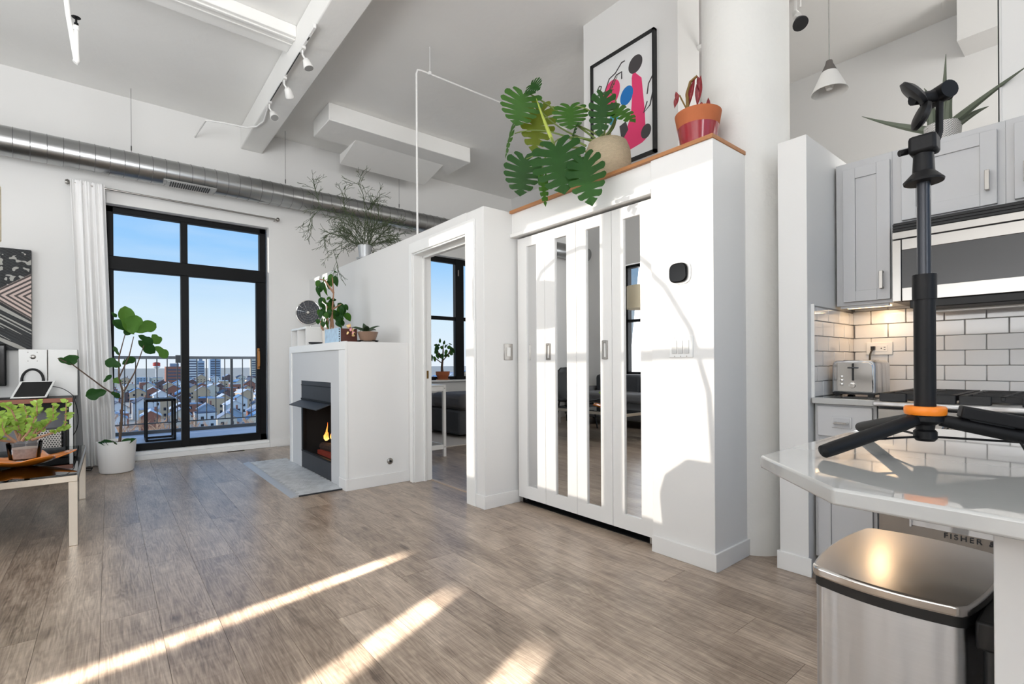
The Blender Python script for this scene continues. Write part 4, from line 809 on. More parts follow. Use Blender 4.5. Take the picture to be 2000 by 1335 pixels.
for k in range(14):
    t = 2*PI*k/14; gr.tube([fc_+fa*.045+(a1*math.cos(t)+a2*math.sin(t))*.012, fc_+fa*.04+(a1*math.cos(t)+a2*math.sin(t))*.126], .0008, 5)
gr.build('grille', CHROME, fn)
MB().tube([fc_+fa*.036+(a1*math.cos(t)+a2*math.sin(t))*.128 for t in [2*PI*k/40 for k in range(41)]], .006, 8, cap=False).build('rim', CHROME, fn)
MB().disc(fc_+fa*.036, fa, .127, 36).build('fan_face', mat('fan_dark', srgb(26, 30, 40), .4), fn)
MB().tube([fc_+fa*.044, fc_+fa*.05], .014, 16).build('badge', CHROME, fn)
MB().tube([fc_-Vector((0, 0, .12)), (1.675, 5.425, 1.44)], .008, 8).lathe([(0, 1.436), (.06, 1.436), (.06, 1.442), (.015, 1.452), (0, 1.452)], 1.675, 5.425, 24).build('stand', CHROME, fn)
# mistletoe cactus on the half wall
rh = thing('mistletoe_cactus', 'wiry twiggy cactus in a grey pot on the half wall', 'plant', (2.165, 5.165, 2.19))
MB().lathe([(.055, 2.192), (.058, 2.195), (.074, 2.34), (.070, 2.342), (.066, 2.31), (0, 2.31)], 2.165, 5.165, 32).build('pot', mat('grey_pot', srgb(176, 178, 180), .35, .3), rh)
MB().lathe([(0, 2.191), (.085, 2.191), (.09, 2.203), (0, 2.2)], 2.165, 5.165, 28).build('saucer', MATS['grey_pot'], rh)
tw = MB(); r2 = random.Random(11)
def twig(p, d_, ln, lev):
    n_ = 2; pts = [p]
    for k in range(n_):
        d_ = (d_+Vector((r2.uniform(-.35, .35), r2.uniform(-.35, .35), r2.uniform(-.35, .25)))*.6).normalized(); pts.append(pts[-1]+d_*ln/n_)
    tw.tube(pts, .0024 if lev < 2 else .0019, 4, cap=False)
    if lev < 3:
        for q in range(r2.choice((2, 2, 3))): twig(pts[-1], (d_+Vector((r2.uniform(-1, 1), r2.uniform(-1, 1), r2.uniform(-.8, .8)))*.75).normalized(), ln*r2.uniform(.6, .95), lev+1)
for pts in RH:
    P_ = [Vector(p) for p in pts]; tw.tube(P_, .0034, 5, cap=False)
    for i in range(1, len(P_)):
        for q in range(3 if i < len(P_)-1 else 5):
            b = P_[i-1].lerp(P_[i], r2.uniform(.3, 1)) if q else P_[i]
            twig(b, ((P_[i]-P_[i-1]).normalized()+Vector((r2.uniform(-1, 1), r2.uniform(-1, 1), r2.uniform(-1, .8)))*.8).normalized(), r2.uniform(.06, .10), 1)
for k in range(55):
    a_ = r2.uniform(0, 2*PI); b = Vector((2.165+.05*math.cos(a_), 5.165+.05*math.sin(a_), 2.33)); twig(b, Vector((math.cos(a_)*.9, math.sin(a_)*.9, r2.uniform(.2, 1.5))).normalized(), r2.uniform(.09, .15), 0)
tw_o = tw.build('twigs', TWIG, rh); tw_o['kind'] = 'stuff'
# aloe on the wall cabinets
al = thing('aloe', 'spiky grey-green aloe in a patterned white pot on the cabinets', 'plant', (3.15, .53, 2.093))
def herring():
    m = bpy.data.materials.new('herringbone_pot'); m.use_nodes = True; t = m.node_tree; p = t.nodes['Principled BSDF']; p.inputs['Roughness'].default_value = .5
    co = t.nodes.new('ShaderNodeTexCoord'); sp = t.nodes.new('ShaderNodeSeparateXYZ'); t.links.new(co.outputs['Object'], sp.inputs[0])
    an = t.nodes.new('ShaderNodeMath'); an.operation = 'ARCTAN2'; t.links.new(sp.outputs['Y'], an.inputs[0]); t.links.new(sp.outputs['X'], an.inputs[1])
    pp = t.nodes.new('ShaderNodeMath'); pp.operation = 'PINGPONG'; pp.inputs[1].default_value = .35; t.links.new(an.outputs[0], pp.inputs[0])
    ad = t.nodes.new('ShaderNodeMath'); ad.operation = 'MULTIPLY_ADD'; ad.inputs[1].default_value = .06; t.links.new(pp.outputs[0], ad.inputs[0]); t.links.new(sp.outputs['Z'], ad.inputs[2])
    fr = t.nodes.new('ShaderNodeMath'); fr.operation = 'PINGPONG'; fr.inputs[1].default_value = .004; t.links.new(ad.outputs[0], fr.inputs[0])
    gt = t.nodes.new('ShaderNodeMath'); gt.operation = 'GREATER_THAN'; gt.inputs[1].default_value = .0027; t.links.new(fr.outputs[0], gt.inputs[0])
    mx_ = t.nodes.new('ShaderNodeMix'); mx_.data_type = 'RGBA'; mx_.inputs['A'].default_value = srgb(216, 214, 210); mx_.inputs['B'].default_value = srgb(70, 70, 70)
    t.links.new(gt.outputs[0], mx_.inputs['Factor']); t.links.new(mx_.outputs['Result'], p.inputs['Base Color']); return m
MB().lathe([(.062, 2.094), (.066, 2.10), (.072, 2.195), (.068, 2.196), (.066, 2.17), (0, 2.17)], 3.15, .53, 40).build('pot', herring(), al)
AL = mat('aloe_green', srgb(96, 104, 88), .5, noise=.18, scale=10)
for ai, pts in enumerate(([(.525, 2.18), (.523, 2.33), (.516, 2.535)], [(.511, 2.2), (.505, 2.30), (.487, 2.387)], [(.57, 2.2), (.575, 2.32), (.599, 2.405)], [(.585, 2.19), (.714, 2.265), (.861, 2.368)], [(.50, 2.19), (.378, 2.27), (.234, 2.354)], [(.48, 2.18), (.422, 2.208), (.367, 2.222)], [(.55, 2.19), (.58, 2.24), (.62, 2.29)])):
    q = [(3.15-(.0, .09, .19)[i]*(ai == 4), a*(1-(.0, .028, .06)[i]*(ai == 4)), 1.05+(b-1.05)*(1-(.0, .028, .06)[i]*(ai == 4))) for i, (a, b) in enumerate(pts)]; P_ = bez(q[0], Vector(q[1])*2-(Vector(q[0])+Vector(q[2]))*.5, q[2], 9)
    MB().tube(P_, [.0185*(1-(i/9)**1.3)+.0012 for i in range(10)], 7).build('leaf', AL, al)
# jade plant in a glass bowl, amber leaf dish, coffee table
tz = .42
cf = thing('coffee_table', 'glass-topped coffee table with a square steel frame', 'table', (-.75, 4.54, 0))
FR_ = mat('satin_table_steel', srgb(182, 172, 158), .34, 1, noise=.05, scale=8)
for xx in (-.185, -1.38):
    for yy in (3.87, 5.18): MB().box(xx, xx+.042, yy, yy+.042, 0, tz-.045).build('leg', FR_, cf, .002)
MB().box(-1.38, -.143, 3.87, 3.912, tz-.045, tz-.008).box(-1.38, -.143, 5.18, 5.222, tz-.045, tz-.008).box(-1.38, -1.338, 3.912, 5.18, tz-.045, tz-.008).box(-.185, -.143, 3.912, 5.18, tz-.045, tz-.008).build('frame', FR_, cf, .002)
MB().box(-1.375, -.148, 3.875, 5.217, tz-.0075, tz+.003).build('glass_top', TABLEG, cf)
BT = tz+.0035
od_ = thing('leaf_dish', 'amber glass leaf-shaped dish on the coffee table', 'dish', (-.40, 4.35, BT))
dm_ = MB(); nr, na = 7, 64; vs = []; fs = []
for i in range(nr+1):
    f_ = i/nr
    for k in range(na):
        a_ = 2*PI*k/na; lob = 1+.20*math.sin(5*a_+.6)*f_; R0 = .215*f_*lob
        vs.append((-.42+R0*math.cos(a_)*1.0, 4.36+R0*math.sin(a_)*.85, BT+.004+.058*f_**1.8*(1+.25*math.sin(5*a_+.6)*f_)))
for i in range(nr):
    for k in range(na): fs.append((i*na+k, i*na+(k+1) % na, (i+1)*na+(k+1) % na, (i+1)*na+k))
do = dm_.add(vs, fs).build('dish_body', ORANGEG, od_); md = do.modifiers.new('thick', 'SOLIDIFY'); md.thickness = .006; md.offset = 1
jp = thing('jade_plant', 'jade plant with pale leaves in a clear glass bowl on the amber dish', 'plant', (-.41, 4.35, BT+.03))
MB().lathe([(0, .462), (.05, .462), (.072, .475), (.085, .575), (.082, .575), (.069, .478), (.05, .467), (0, .467)], -.41, 4.35, 36).build('bowl', BOWLG, jp)
MB().lathe([(0, .468), (.05, .468), (.066, .479), (.075, .54), (0, .548)], -.41, 4.35, 28).build('soil', mat('pink_gravel', srgb(206, 190, 182), .8, noise=.35, scale=60), jp)
JL = leaf_mesh('leaf', JADE_M, 'ovate', .05, .15, 5, 2)
for pts in JADE:
    P_ = [Vector(p) for p in pts]
    MB().tube(P_, [.008-.005*i/(len(P_)-1) for i in range(len(P_))], 7).build('stem', BARKL, jp)
    for i in range(len(P_)-1):
        if i == 0 and len(P_) > 3: continue
        for s in range(7):
            b = P_[i].lerp(P_[i+1], s/6)
            for q in range(2):
                a_ = rnd.uniform(0, 2*PI); d_ = Vector((math.cos(a_), math.sin(a_), rnd.uniform(.1, .8))).normalized()
                place('leaf', JL, leaf_matrix(b, b+d_*rnd.uniform(.030, .046), rnd.uniform(.022, .032), Vector((rnd.uniform(-.5, .5), -1, rnd.uniform(0, 1)))), jp)

# ------------------------------------------------------------------ ceiling and wall fittings
du = thing('duct', 'round spiral galvanised air duct along the balcony wall', 'duct', (1.5, 6.62, 3.18))
MB().tube([(-2.5, 6.62, 3.18), (5.6, 6.62, 3.18)], .137, 48).build('pipe', GALV, du)
rings = MB()
sm = MB().tube([(0, .1385*math.cos(t), .1385*math.sin(t)) for t in [2*PI*k/40 for k in range(41)]], .0026, 5, cap=False).mesh('seam', GALVD)
k = 0
for i in range(52):
    o = place('seam', sm, Matrix.Translation((-1.4+.118*i, 6.62, 3.18)) @ Matrix.Rotation(.09, 4, 'Z'), du)
vt = MB().box(.50, .935, 6.46, 6.60, 3.035, 3.065).box(.47, .965, 6.455, 6.605, 3.045, 3.060)
vt.build('grille_frame', GALV, du, .002)
slt = MB()
for i in range(18): slt.box(.53+.021*i, .542+.021*i, 6.452, 6.61, 3.030, 3.040)
slt.build('grille_slots', BLACKM, du)
for xx in (1.74, 3.3, 0.2):
    wr_ = MB().tube([(xx, 6.62, 3.32), (xx, 6.62, 4.0)], .0018, 5).tube([(xx, 6.62, 3.34), (xx, 6.62, 3.39)], .005, 6)
    wr_.build('hanger_wire', BLACKM, du)
tk = thing('track_light', 'white track rail with three spotlights under the ceiling beam', 'track light', (1.3, 4.7, 3.7))
MB().box(1.262, 1.282, 3.98, 5.42, 3.70, 3.735).build('rail', TRIM, tk, .002)
for (a, b) in ((4.12, 4.17), (4.32, 4.78), (4.92, 5.36)): MB().box(1.268, 1.276, a, b, 3.698, 3.701).build('rail_slot', BLACKM, tk)
for yy, dv in ((4.30, (.25, -.2, -1)), (4.86, (.5, .6, -.7)), (5.40, (.15, -.5, -.9))):
    dv = Vector(dv).normalized(); p0 = Vector((1.272, yy, 3.70)); p1 = p0+Vector((.0, 0, -.055)); p2 = p1+Vector((.035, 0, -.05))
    MB().box(1.258, 1.286, yy-.04, yy+.04, 3.68, 3.70).tube([p0, p1, p2], .008, 8).build('adapter', WHITEP, tk)
    hd2 = MB().tube([p2-dv*.03, p2-dv*.015, p2+dv*.045, p2+dv*.055], [.016, .03, .042, .040], 20).build('spot_head', WHITEP, tk)
    MB().disc(p2+dv*.0552, dv, .036, 20).build('lens', mat('lens_grey', srgb(150, 150, 148), .3), hd2)
cd = tag(MB().tube([(.80, 6.85, 3.74), (.84, 6.30, 3.735), (1.0, 6.22, 3.725), (1.22, 6.18, 3.722), (1.30, 6.08, 3.722), (1.335, 5.9, 3.725), (1.30, 5.6, 3.725), (1.272, 5.42, 3.725)], .009, 8).build('conduit', TRIM), 'thin white conduit bending from the wall to the track', 'conduit')
tk2 = thing('track_light', 'partly hidden track spotlight behind the round column', 'track light', (3.1, 1.35, 3.2))
MB().box(3.5, 3.54, .9, 3.2, 3.44, 3.47).tube([(3.52, 1.62, 3.45), (3.52, 1.62, 4.0)], .004, 6).build('rail', TRIM, tk2)
for yy in (1.33, ):
    p0 = Vector((3.52, yy, 3.44)); p2 = p0+Vector((0, 0, -.09)); dv = Vector((-.35, -.35, -.85)).normalized()
    MB().tube([p0, p0-Vector((0, 0, .05)), p2], .011, 8).tube([p0+Vector((0, -.03, 0)), p0+Vector((0, -.03, -.07))], .006, 8).build('adapter', WHITEP, tk2)
    MB().tube([p2, p2+dv*.05], [.018, .025], 16).tube([p2+dv*.05, p2+dv*.10], .006, 8).build('spot_stem', WHITEP, tk2)
    MB().tube([p2+dv*.09, p2+dv*.13, p2+dv*.14], [.025, .045, .046], 20).build('lamp_head', DARK, tk2)
ps = thing('sprinkler', 'white sprinkler pipe with an upright black-topped head', 'sprinkler', (-.2, 4.5, 3.4))
MB().tube([(-.215, 4.5, 3.62), (-.200, 4.5, 3.45), (-.1585, 4.5, 3.135)], .016, 14).tube([(-.215, 4.5, 3.62), (-.23, 4.5, 4.0)], .016, 14).build('pipe', TRIM, ps)
MB().tube([(-.166, 4.5, 3.128), (-.158, 4.5, 3.14), (-.156, 4.495, 3.20), (-.158, 4.49, 3.36)], [.018, .02, .013, .013], 12).tube([(-.158, 4.49, 3.345), (-.158, 4.49, 3.375)], .017, 12).build('riser', TRIM, ps)
MB().tube([(-.158, 4.49, 3.375), (-.159, 4.49, 3.43)], .006, 8).lathe([(0, 0), (.022, 0), (.026, .004), (0, .008)], -.159, 4.49, 18, cz=3.43).lathe([(0, 0), (.012, 0), (.012, .01), (0, .01)], -.158, 4.49, 12, cz=3.385).build('sprinkler_head', BLACK, ps)
rd = tag(MB().tube([(2.19, 4.03, 2.19), (2.19, 4.03, 3.70), (2.20, 4.03, 3.735), (2.24, 4.03, 3.745), (4.1, 4.0, 3.745)], .0095, 10).tube([(2.33, 4.03, 3.75), (2.33, 4.03, 4.0)], .0028, 6).tube([(2.33, 4.03, 3.735), (2.33, 4.03, 3.765)], .017, 10).build('conduit', TRIM), 'thin white conduit rising from the half wall to the ceiling', 'conduit')
pn = thing('pendant_lamp', 'small grey and white cone pendant lamp above the kitchen', 'pendant lamp', (2.9, .935, 2.45))
MB().tube([(2.9, .935, 2.605), (2.9, .935, 4.0)], .003, 8).build('cord', mat('grey_cord', srgb(150, 148, 144), .6), pn)
PT = Matrix.Translation((2.9, .935, 2.61)) @ Matrix.Rotation(math.radians(0), 4, 'X')
cpm = MB().lathe([(.008, .0), (.014, -.003), (.018, -.02), (.036, -.062)], 0, 0, 32).mesh('cap', mat('pendant_grey', srgb(92, 86, 82), .6)); place('cap', cpm, PT, pn)
shm = MB().lathe([(.036, -.062), (.082, -.165), (.080, -.166), (.034, -.063)], 0, 0, 40).mesh('shade', mat('pendant_white', srgb(214, 212, 208), .6)); place('shade', shm, PT, pn)
bl = MB().lathe([(0, -.155), (.014, -.15), (.022, -.13), (.018, -.11), (.010, -.09), (.01, -.07), (0, -.07)], 0, 0, 20).mesh('bulb', mat('bulb_glass', srgb(235, 233, 228), .2)); place('bulb', bl, PT, pn)
tag(MB().box(3.19, 3.235, 2.27, 2.35, 3.90, 3.96).tube([(3.21, 2.35, 3.96), (3.21, 2.36, 4.0)], .01, 8).tube([(3.20, 2.33, 3.92), (3.16, 2.29, 3.90)], .03, 12).build('wall_spotlight', WHITEP), 'small white spotlight above the framed print', 'lamp')
# curtain and rod
cr = thing('curtain_rod', 'thin nickel curtain rod with round ends over the balcony door', 'curtain rod', (.7, 6.77, 2.93))
MB().tube([(-.30, 6.77, 2.935), (1.67, 6.77, 2.905)], .010, 12).build('rod', NICKEL, cr)
for xx, zz in ((-.315, 2.935), (1.685, 2.905)):
    MB().lathe([(0, -.02), (.020, -.016), (.028, 0), (.020, .016), (0, .02)], xx, 6.77, 20, cz=zz, axis='x').build('finial', NICKEL, cr)
    MB().tube([(xx+(.02 if xx < 0 else -.02), 6.77, zz), (xx+(.02 if xx < 0 else -.02), 6.868, zz)], .008, 8).build('bracket', NICKEL, cr)
cu = MB(); nu, nv = 90, 40; vs = []; fs = []
for j in range(nv+1):
    t = j/nv; z = 2.965-t*2.955
    x0 = -.295+.10*t; x1 = -.02+.075*min(1, t*1.1)
    for i in range(nu+1):
        u = i/nu
        v = u+.025*math.sin(5*u*PI+t*2.1)+.02*t*math.sin(u*9)
        amp = (.012+.03*min(1, t*1.6))*(.55+.45*math.sin(u*7.3+1.1*t+.6)**2)
        fold = math.sin(v*PI*2*4.6+.9*t)*amp+math.sin(v*PI*2*11+2*math.sin(t*2))*.007*math.exp(-t*5)+math.sin(v*PI*2*7.7+t*3)*.006
        if t < .035: fold *= .6
        vs.append((x0+(x1-x0)*u, 6.755-fold-.012*math.sin(t*3), z+(.006*math.sin(u*90) if j < 2 else 0)))
for j in range(nv):
    for i in range(nu): fs.append((j*(nu+1)+i, j*(nu+1)+i+1, (j+1)*(nu+1)+i+1, (j+1)*(nu+1)+i))
cuo = cu.add(vs, fs).build('curtain', LINEN); tag(cuo, 'white gathered linen curtain left of the balcony door', 'curtain')
# thermostat, switches, print
th = thing('thermostat', 'glossy black rounded thermostat on the pillar', 'thermostat', (2.34, 1.46, 1.524))
def squircle(r, n=40, p=3.2):
    return [(r*math.copysign(abs(math.cos(t))**(2/p), math.cos(t)), r*math.copysign(abs(math.sin(t))**(2/p), math.sin(t))) for t in [2*PI*k/n for k in range(n)]]
MB().prism([(1.458+a, 1.524+b) for a, b in squircle(.060)], 'x', 2.345, 2.353).build('back_plate', WHITEP, th)
MB().prism([(1.464+a, 1.524+b) for a, b in squircle(.052)], 'x', 2.327, 2.346).build('screen', mat('black_glass', srgb(9, 9, 10), .12, spec=.12), th, .006, seg=3)
s3 = thing('light_switch', 'white triple rocker switch plate on the closet pillar', 'switch', (2.345, 1.46, 1.132))
MB().box(2.346, 2.353, 1.388, 1.529, 1.076, 1.188).build('plate', CASE, s3, .003)
for k in range(3):
    yy = 1.409+.0355*k
    MB().box(2.342, 2.347, yy, yy+.030, 1.097, 1.167).build('rocker', mat('switch_rocker', srgb(206, 205, 203), .3), s3, .002)
    MB().lathe([(0, -.001), (.003, 0)], 2.346, yy+.015, 8, cz=1.181, axis='x').lathe([(0, -.001), (.003, 0)], 2.346, yy+.015, 8, cz=1.083, axis='x').build('screw', NICKEL, s3)
s1 = thing('light_switch', 'single switch in a grey metal plate on the doorway post', 'switch', (2.32, 2.88, 1.137))
MB().box(2.28, 2.362, 2.879, 2.885, 1.077, 1.197).build('plate', NICKEL, s1, .002)
MB().box(2.304, 2.338, 2.874, 2.88, 1.103, 1.171).build('rocker', WHITEP, s1, .002)
ap = thing('framed_print', 'abstract pink, blue and black print in a thin black frame', 'picture', (3.2, 2.51, 2.65))
Y0, Y1, Z0, Z1 = 2.195, 2.83, 2.645, 3.58
MB().box(3.195, 3.233, Y0, Y0+.018, Z0, Z1).box(3.195, 3.233, Y1-.018, Y1, Z0, Z1).box(3.195, 3.233, Y0, Y1, Z0, Z0+.018).box(3.195, 3.233, Y0, Y1, Z1-.018, Z1).build('frame', BLACKM, ap)
MB().box(3.215, 3.233, Y0+.017, Y1-.017, Z0+.017, Z1-.017).build('paper', mat('print_paper', srgb(226, 226, 226), .6), ap)
PINK = mat('print_pink', srgb(222, 56, 110), .6); BLUE = mat('print_blue', srgb(20, 112, 184), .6); INK = mat('print_ink', srgb(66, 62, 64), .6); TEAL = mat('print_teal', srgb(60, 138, 160), .6)
def pu(u, v): return (Y1-(Y1-Y0)*u, Z0+(Z1-Z0)*v)     # u from the left as seen, v upwards
def shape(pts, m, nm, x=3.2135): MB().prism([pu(*p) for p in pts], 'x', x, 3.2155).build(nm, m, ap, smooth=False)
def ell(cu_, cv, ru, rv, rot=0, n=36):
    return [(cu_+ru*math.cos(t)*math.cos(rot)-rv*math.sin(t)*math.sin(rot)*.68, cv+(ru*math.cos(t)*math.sin(rot)*.68+rv*math.sin(t)*math.cos(rot))) for t in [2*PI*k/n for k in range(n)]]
shape(ell(.71, .80, .105, .072, .15), INK, 'black_disc'); shape(ell(.33, .66, .155, .118, .5), PINK, 'pink_blob', 3.2138); shape(ell(.575, .575, .105, .078, .35), BLUE, 'blue_blob'); shape(ell(.38, .445, .10, .06, .6), TEAL, 'teal_blob')
shape([(.68, .76), (.72, .72), (.80, .66), (.84, .40), (.86, .14), (.80, .12), (.60, .10), (.42, .13), (.40, .20), (.56, .26), (.64, .40), (.66, .55), (.655, .70)], PINK, 'pink_figure', 3.2137)
shape(ell(.86, .20, .075, .058, .3), INK, 'black_disc'); shape([(.46, .34), (.56, .36), (.60, .28), (.52, .22), (.50, .08), (.46, .08), (.49, .22)], INK, 'ink_stroke')
for pts in ([(.22, .70), (.30, .80), (.40, .82), (.50, .88), (.55, .88)], [(.88, .44), (.83, .36), (.92, .40), (.97, .52)], [(.30, .70), (.36, .76), (.42, .80), (.50, .80), (.50, .74)], [(.88, .50), (.90, .58), (.97, .64)]):
    MB().tube([(3.2145,)+pu(*p) for p in pts], .0055, 6).build('ink_line', INK, ap)
for zz in (.76, .69, .62, .55):
    MB().tube([(3.2145,)+pu(*p) for p in ((.10, zz), (.135, zz+.025), (.17, zz+.01), (.15, zz-.02), (.12, zz-.015), (.17, zz-.035))], .0055, 6).build('ink_letter', INK, ap)

# ------------------------------------------------------------------ desk corner
dk = thing('desk', 'desk with a red-brown wooden edge and pale metal legs', 'desk', (-.9, 6.5, 0))
MB().box(-1.38, -.262, 6.22, 6.25, .715, .755).build('wood_edge', WOODR, dk, .003)
MB().box(-1.38, -.262, 6.25, 6.80, .718, .754).build('top', BLACKM, dk, .002)
MB().box(-1.38, -.30, 6.26, 6.28, .655, .715).build('apron', BLACK, dk)
MB().box(-1.38, -.33, 6.52, 6.53, .1, .655).build('modesty_panel', mat('grey_panel', srgb(140, 140, 144), .5), dk)
for (xa, ya) in ((-.288, 6.235), (-.288, 6.75), (-1.38, 6.235), (-1.38, 6.75)): MB().box(xa, xa+.026, ya, ya+.026, 0, .716).build('leg', CASE, dk, .002)
MB().box(-.30, -.275, 6.26, 6.76, .03, .70).build('side_panel', BLACKM, dk)
pcx = thing('computer_tower', 'pale computer tower with a perforated round-hole front under the desk', 'computer', (-.42, 6.45, .22))
pf_ = MB()
MB().box(-.52, -.345, 6.33, 6.50, .25, .46).build('case', NICKEL, pcx, .004)
for i in range(9):
    for j in range(11): pf_.lathe([(.0065, 0), (.0065, -.0015), (0, -.0015)], -.51+.0195*i+(.0097 if j % 2 else 0), 6.3305, 10, cz=.262+.0185*j, axis='y')
pf_.build('holes', BLACKM, pcx)
MB().box(-.62, -.35, 6.42, 6.50, 0, .248).build('stand', BLACKM, pcx)
sk = thing('wall_panel_speaker', 'flat white panel speaker with a round badge behind the tablet', 'speaker', (-.57, 6.72, .755))
MB().box(-.668, -.468, 6.67, 6.76, .755, 1.218).build('cabinet', WHITEP, sk, .003)
MB().lathe([(0, -.004), (.018, -.003), (.022, 0)], -.568, 6.67, 20, cz=1.145, axis='y').build('badge', NICKEL, sk)
sc = MB()
for a, b in ((-.035, .045), (.03, .045), (-.035, -.04), (.03, -.04)): sc.lathe([(0, -.002), (.005, 0)], -.568+a, 6.67, 10, cz=1.145+b, axis='y')
sc.build('screw', NICKEL, sk)
tag(MB().box(-.463, -.243, 6.68, 6.77, .755, 1.221).build('white_box', WHITEP, None, .004), 'plain white box on the desk beside the curtain', 'box')
hp = tag(MB().tube([(-.565+.075*math.cos(t), 6.60, .92+.105*math.sin(t)) for t in [PI*k/16 for k in range(17)]], .011, 10).tube([(-.49, 6.60, .92), (-.49, 6.60, .80)], .012, 10).tube([(-.64, 6.60, .92), (-.64, 6.60, .80)], .012, 10).box(-.67, -.46, 6.56, 6.64, .755, .80).build('headset_stand', BLACKM), 'black arched headset stand behind the tablet', 'stand')
tb_ = thing('tablet', 'white-rimmed tablet leaning back on the desk edge', 'tablet', (-.53, 6.35, .755))
M_ = Matrix(((1, 0, .42, 0), (0, 1, 0, 0), (0, 0, 1, 0), (0, 0, 0, 1)))
def slab(x0, x1, z0, z1, d0, d1, m, nm, bev=.003):
    y_, z_ = 6.27, .762; ca, sa = math.cos(math.radians(52)), math.sin(math.radians(52))
    vs = []
    for d_ in (d0, d1):
        for a, h in ((x0, z0), (x1, z0), (x1, z1), (x0, z1)):
            sx_ = .30*h   # turned a little towards the room
            vs.append((a+sx_, y_+h*ca-d_*sa, z_+h*sa+d_*ca))
    MB().add(vs, [(0, 3, 2, 1), (4, 5, 6, 7), (0, 1, 5, 4), (1, 2, 6, 5), (2, 3, 7, 6), (3, 0, 4, 7)]).build(nm, m, tb_, bev)
slab(-.685, -.445, 0, .19, 0, .008, WHITEP, 'case'); slab(-.668, -.462, .012, .178, .008, .0085, mat('tablet_screen', srgb(10, 10, 12), .08), 'screen', 0)
MB().prism([(6.29, .756), (6.43, .756), (6.39, .88)], 'x', -.56, -.44).build('stand', BLACKM, tb_)
tag(MB().tube(bez((-.44, 6.38, .86), (-.34, 6.36, .87), (-.26, 6.30, .77), 8)+bez((-.255, 6.29, .74), (-.19, 6.30, .5), (-.27, 6.36, .38), 8), .0035, 6).build('cable', BLACKM), 'thin black cable hanging off the right end of the desk', 'cable')
tag(MB().tube([(-.20, 6.52, .012), (-.14, 6.50, .012), (-.13, 6.56, .02), (-.19, 6.62, .014), (-.24, 6.58, .012)], .006, 6).tube([(-.225, 6.60, .2), (-.222, 6.60, .08), (-.20, 6.57, .012)], .005, 6).build('cable', BLACKM), 'black cables bunched on the floor behind the fig pot', 'cable')
tv = thing('monitor', 'dark monitor cut off by the left edge of the photo', 'monitor', (-.95, 6.72, .86))
MB().box(-1.25, -.757, 6.72, 6.75, .868, 1.268).build('housing', BLACK, tv, .008)
MB().box(-1.235, -.772, 6.717, 6.722, .885, 1.25).build('screen', MATS['tablet_screen'], tv)
MB().box(-1.03, -.97, 6.74, 6.77, .76, 1.0).box(-1.1, -.9, 6.68, 6.80, .755, .765).build('stand', BLACK, tv)
def city_print():
    m = bpy.data.materials.new('city_print'); m.use_nodes = True; t = m.node_tree; p = t.nodes['Principled BSDF']; N = t.nodes.new; K = t.links.new; p.inputs['Roughness'].default_value = .6
    co = N('ShaderNodeTexCoord'); sp = N('ShaderNodeSeparateXYZ'); K(co.outputs['Object'], sp.inputs[0])
    # chevron of tower edges meeting at one level: |z - zc| + slope*x
    def mth(op, a, b=None, c=None):
        q = N('ShaderNodeMath'); q.operation = op
        for i, v in enumerate((a, b, c)):
            if v is None: continue
            if isinstance(v, (int, float)): q.inputs[i].default_value = v
            else: K(v, q.inputs[i])
        return q.outputs[0]
    zc = mth('SUBTRACT', sp.outputs['Z'], .545); az = mth('ABSOLUTE', zc); ch = mth('MULTIPLY_ADD', sp.outputs['X'], -.75, az); ch2 = mth('MULTIPLY_ADD', sp.outputs['X'], .62, zc)
    band = mth('PINGPONG', ch, .022); bandm = mth('GREATER_THAN', band, .012)
    cmb = N('ShaderNodeCombineXYZ'); K(ch, cmb.inputs[0]); K(ch2, cmb.inputs[1])
    br = N('ShaderNodeTexBrick'); K(cmb.outputs[0], br.inputs['Vector']); br.inputs['Scale'].default_value = 9; br.inputs['Color1'].default_value = srgb(20, 26, 30); br.inputs['Color2'].default_value = srgb(10, 12, 14); br.inputs['Mortar'].default_value = srgb(60, 62, 62); br.inputs['Mortar Size'].default_value = .012
    nz_ = N('ShaderNodeTexNoise'); K(cmb.outputs[0], nz_.inputs['Vector']); nz_.inputs['Scale'].default_value = 14; nz_.inputs['Detail'].default_value = 1
    lit = mth('GREATER_THAN', nz_.outputs[0], .585)
    m1 = N('ShaderNodeMix'); m1.data_type = 'RGBA'; K(lit, m1.inputs['Factor']); K(br.outputs[0], m1.inputs['A']); m1.inputs['B'].default_value = srgb(168, 166, 160)
    inn = mth('LESS_THAN', ch, -.23)
    m2 = N('ShaderNodeMix'); m2.data_type = 'RGBA'; K(bandm, m2.inputs['Factor']); m2.inputs['A'].default_value = srgb(206, 186, 178); m2.inputs['B'].default_value = srgb(70, 62, 60)
    m3 = N('ShaderNodeMix'); m3.data_type = 'RGBA'; K(inn, m3.inputs['Factor']); K(m1.outputs['Result'], m3.inputs['A']); K(m2.outputs['Result'], m3.inputs['B'])
    K(m3.outputs['Result'], p.inputs['Base Color']); return m
cp = thing('city_canvas', 'canvas print of dark city towers cut by the left edge', 'picture', (-1.2, 6.85, 1.2))
MB().box(-1.80, -.590, 6.83, 6.868, 1.212, 2.207).build('canvas', BLACKM, cp); MB().box(-1.80, -.590, 6.827, 6.8305, 1.212, 2.207).build('print', city_print(), cp)

